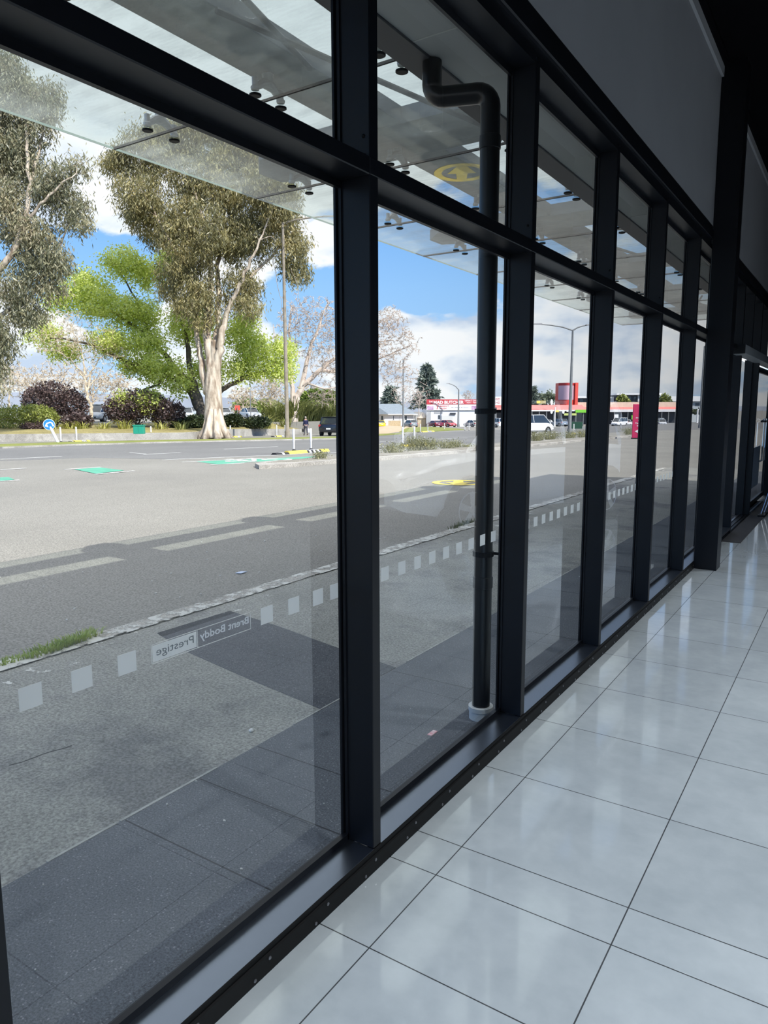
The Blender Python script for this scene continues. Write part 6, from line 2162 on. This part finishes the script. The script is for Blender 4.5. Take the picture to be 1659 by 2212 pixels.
# ================================================================== THE PERSON ON THE FAR FOOTPATH
def skin(name, verts, edges, radii, m, parent, sub=2, root=0):
    me = bpy.data.meshes.new(name)
    me.from_pydata([tuple(v) for v in verts], edges, [])
    o = bpy.data.objects.new(name, me)
    COL.objects.link(o)
    o.parent = parent
    md = o.modifiers.new('skin', 'SKIN')
    md.use_smooth_shade = True
    if not me.skin_vertices:
        bpy.context.view_layer.objects.active = o
    layer = me.skin_vertices[0].data
    for i, r in enumerate(radii):
        layer[i].radius = (r, r) if isinstance(r, (int, float)) else r
        layer[i].use_root = (i == root)
    s = o.modifiers.new('smooth', 'SUBSURF')
    s.levels = s.render_levels = sub
    me.materials.append(m)
    return o


def person(label, loc, rz, scale=1.0):
    t = empty('person', loc, rz=rz, label=label, cat='person')
    t.scale = (scale,)*3
    SK = mat('skin', (0.48, 0.29, 0.21), rough=0.6)
    # x right, y forward, z up; mid stride
    V = [(0, 0, .93), (0, .01, 1.10), (0, .02, 1.28), (0, .01, 1.42), (0, .02, 1.50), (0, .045, 1.58), (0, .04, 1.66)]
    E = [(i, i+1) for i in range(6)]
    Rr = [(.15, .105), (.125, .09), (.155, .10), (.10, .075), (.052, .052), (.078, .092), (.062, .07)]
    hands = []
    for s, sw in ((-1, 1), (1, -1)):
        a = len(V)
        V += [(s*.17, .0, 1.40), (s*.215, -.02*sw, 1.14), (s*.225, .07*sw+.03, .90), (s*.222, .09*sw+.04, .83)]
        Rr += [.060, .047, .035, (.026, .036)]
        E += [(3, a), (a, a+1), (a+1, a+2), (a+2, a+3)]
        for k, (dx, ln) in enumerate(((-.024, .062), (-.008, .072), (.008, .068), (.024, .054))):
            b = len(V)
            p = V[a+3]
            V += [(p[0], p[1]+dx, p[2]-.045), (p[0]-s*.008, p[1]+dx, p[2]-.045-ln*.55), (p[0]-s*.024, p[1]+dx+.003, p[2]-.045-ln)]
            Rr += [.0095, .0085, .0075]
            E += [(a+3, b), (b, b+1), (b+1, b+2)]
        b = len(V)
        p = V[a+3]
        V += [(p[0]-s*.008, p[1]+.036, p[2]-.02), (p[0]-s*.018, p[1]+.048, p[2]-.055)]
        Rr += [.011, .009]
        E += [(a+3, b), (b, b+1)]
        hands.append(V[a+3])
    for s, st in ((-1, .20), (1, -.16)):
        a = len(V)
        V += [(s*.095, 0, .86), (s*.095, st*.55+.02, .50), (s*.09, st, .09 if st > 0 else .12), (s*.095, st+.13, .035 if st > 0 else .045)]
        Rr += [.088, .058, .040, (.042, .03)]
        E += [(0, a), (a, a+1), (a+1, a+2), (a+2, a+3)]
    b = len(V)
    V += [(0, .135, 1.575), (-.085, .035, 1.58), (.085, .035, 1.58)]
    Rr += [.014, .013, .013]
    E += [(5, b), (5, b+1), (5, b+2)]
    body = skin('body', V, E, Rr, SK, t)
    skin('navy_jacket', [V[0], V[1], V[2], V[3], V[7], V[8], V[9], V[7+18], V[8+18], V[9+18]], [(0, 1), (1, 2), (2, 3), (3, 4), (4, 5), (5, 6), (3, 7), (7, 8), (8, 9)],
         [(.17, .125), (.15, .11), (.175, .118), (.11, .088), .076, .062, .046, .076, .062, .046], mat('navy cloth', (0.012, 0.016, 0.06), rough=0.85), t)
    k = 7+36
    skin('trousers', [V[0], V[k], V[k+1], tuple(np.array(V[k+2])+[0, 0, .02]), V[k+4], V[k+5], tuple(np.array(V[k+6])+[0, 0, .02])], [(0, 1), (1, 2), (2, 3), (0, 4), (4, 5), (5, 6)],
         [(.16, .118), .102, .074, .058, .102, .074, .058], mat('grey trousers', (0.10, 0.10, 0.13), rough=0.9), t)
    for i in (k+2, k+6):
        p, q = np.array(V[i]), np.array(V[i+1])
        skin('shoe', [p+[0, -.03, -.035], (p+q)/2+[0, 0, -.005], q+[0, .06, 0]], [(0, 1), (1, 2)], [(.048, .045), (.05, .045), (.042, .03)], M_BLK, t, root=1)
    skin('hair', [(0, -.01, 1.60), (0, .0, 1.67), (0, .06, 1.705)], [(0, 1), (1, 2)], [(.082, .078), (.085, .085), (.06, .05)], mat('grey brown hair', (0.25, 0.22, 0.20), rough=0.8), t, root=1)
    for s in (-1, 1):
        MB().lathe([(.004, .118), (.010, .124), (.004, .129)], (s*.032, 0, 1.605), 8, 'y').build('eye', M_BLK, t, local=True)
    MB().tube([(-.024, .128, 1.532), (0, .134, 1.530), (.024, .128, 1.532)], .005, 6).build('mouth', mat('lips', (0.35, 0.14, 0.12)), t, local=True)
    return t, hands


c = G(661, 940.5)
pr, hands = person('person in navy jacket walking along the far footpath carrying shopping bags', tuple(c), math.radians(60), 0.97)
rot_ = Matrix.Rotation(math.radians(60), 4, 'Z')
for hnd, l, mm, sz in ((hands[1], 'white shopping bag in the right hand of the walking person', mat('white plastic bag', (0.80, 0.78, 0.76), rough=0.6), (.13, .07, .40)), (hands[0], 'black bag in the left hand of the walking person', M_BLK, (.10, .06, .34))):
    h_ = c+rot_ @ (Vector(hnd)*0.97)
    bg_ = empty('carrier_bag', (h_.x, h_.y, h_.z-.09), rz=math.radians(60), label=l, cat='bag')
    a, b, d = sz
    m = MB()
    m.add([(-b, -a, -d-.06), (b, -a, -d-.06), (b, a, -d-.06), (-b, a, -d-.06), (-b*1.25, -a*1.2, -d*.5), (b*1.25, -a*1.2, -d*.5), (b*1.25, a*1.2, -d*.5), (-b*1.25, a*1.2, -d*.5), (-b*.3, -a*.75, -.10), (b*.3, -a*.75, -.10), (b*.3, a*.75, -.10), (-b*.3, a*.75, -.10)],
          [(0, 3, 2, 1), (0, 1, 5, 4), (1, 2, 6, 5), (2, 3, 7, 6), (3, 0, 4, 7), (4, 5, 9, 8), (5, 6, 10, 9), (6, 7, 11, 10), (7, 4, 8, 11), (8, 9, 10, 11)])
    m.build('sack', mm, bg_, local=True)
    MB().tube([(0, -a*.6, -.11), (0, -.03, .01), (0, .03, .01), (0, a*.6, -.11)], .008, 6).build('handle', mm, bg_, local=True)
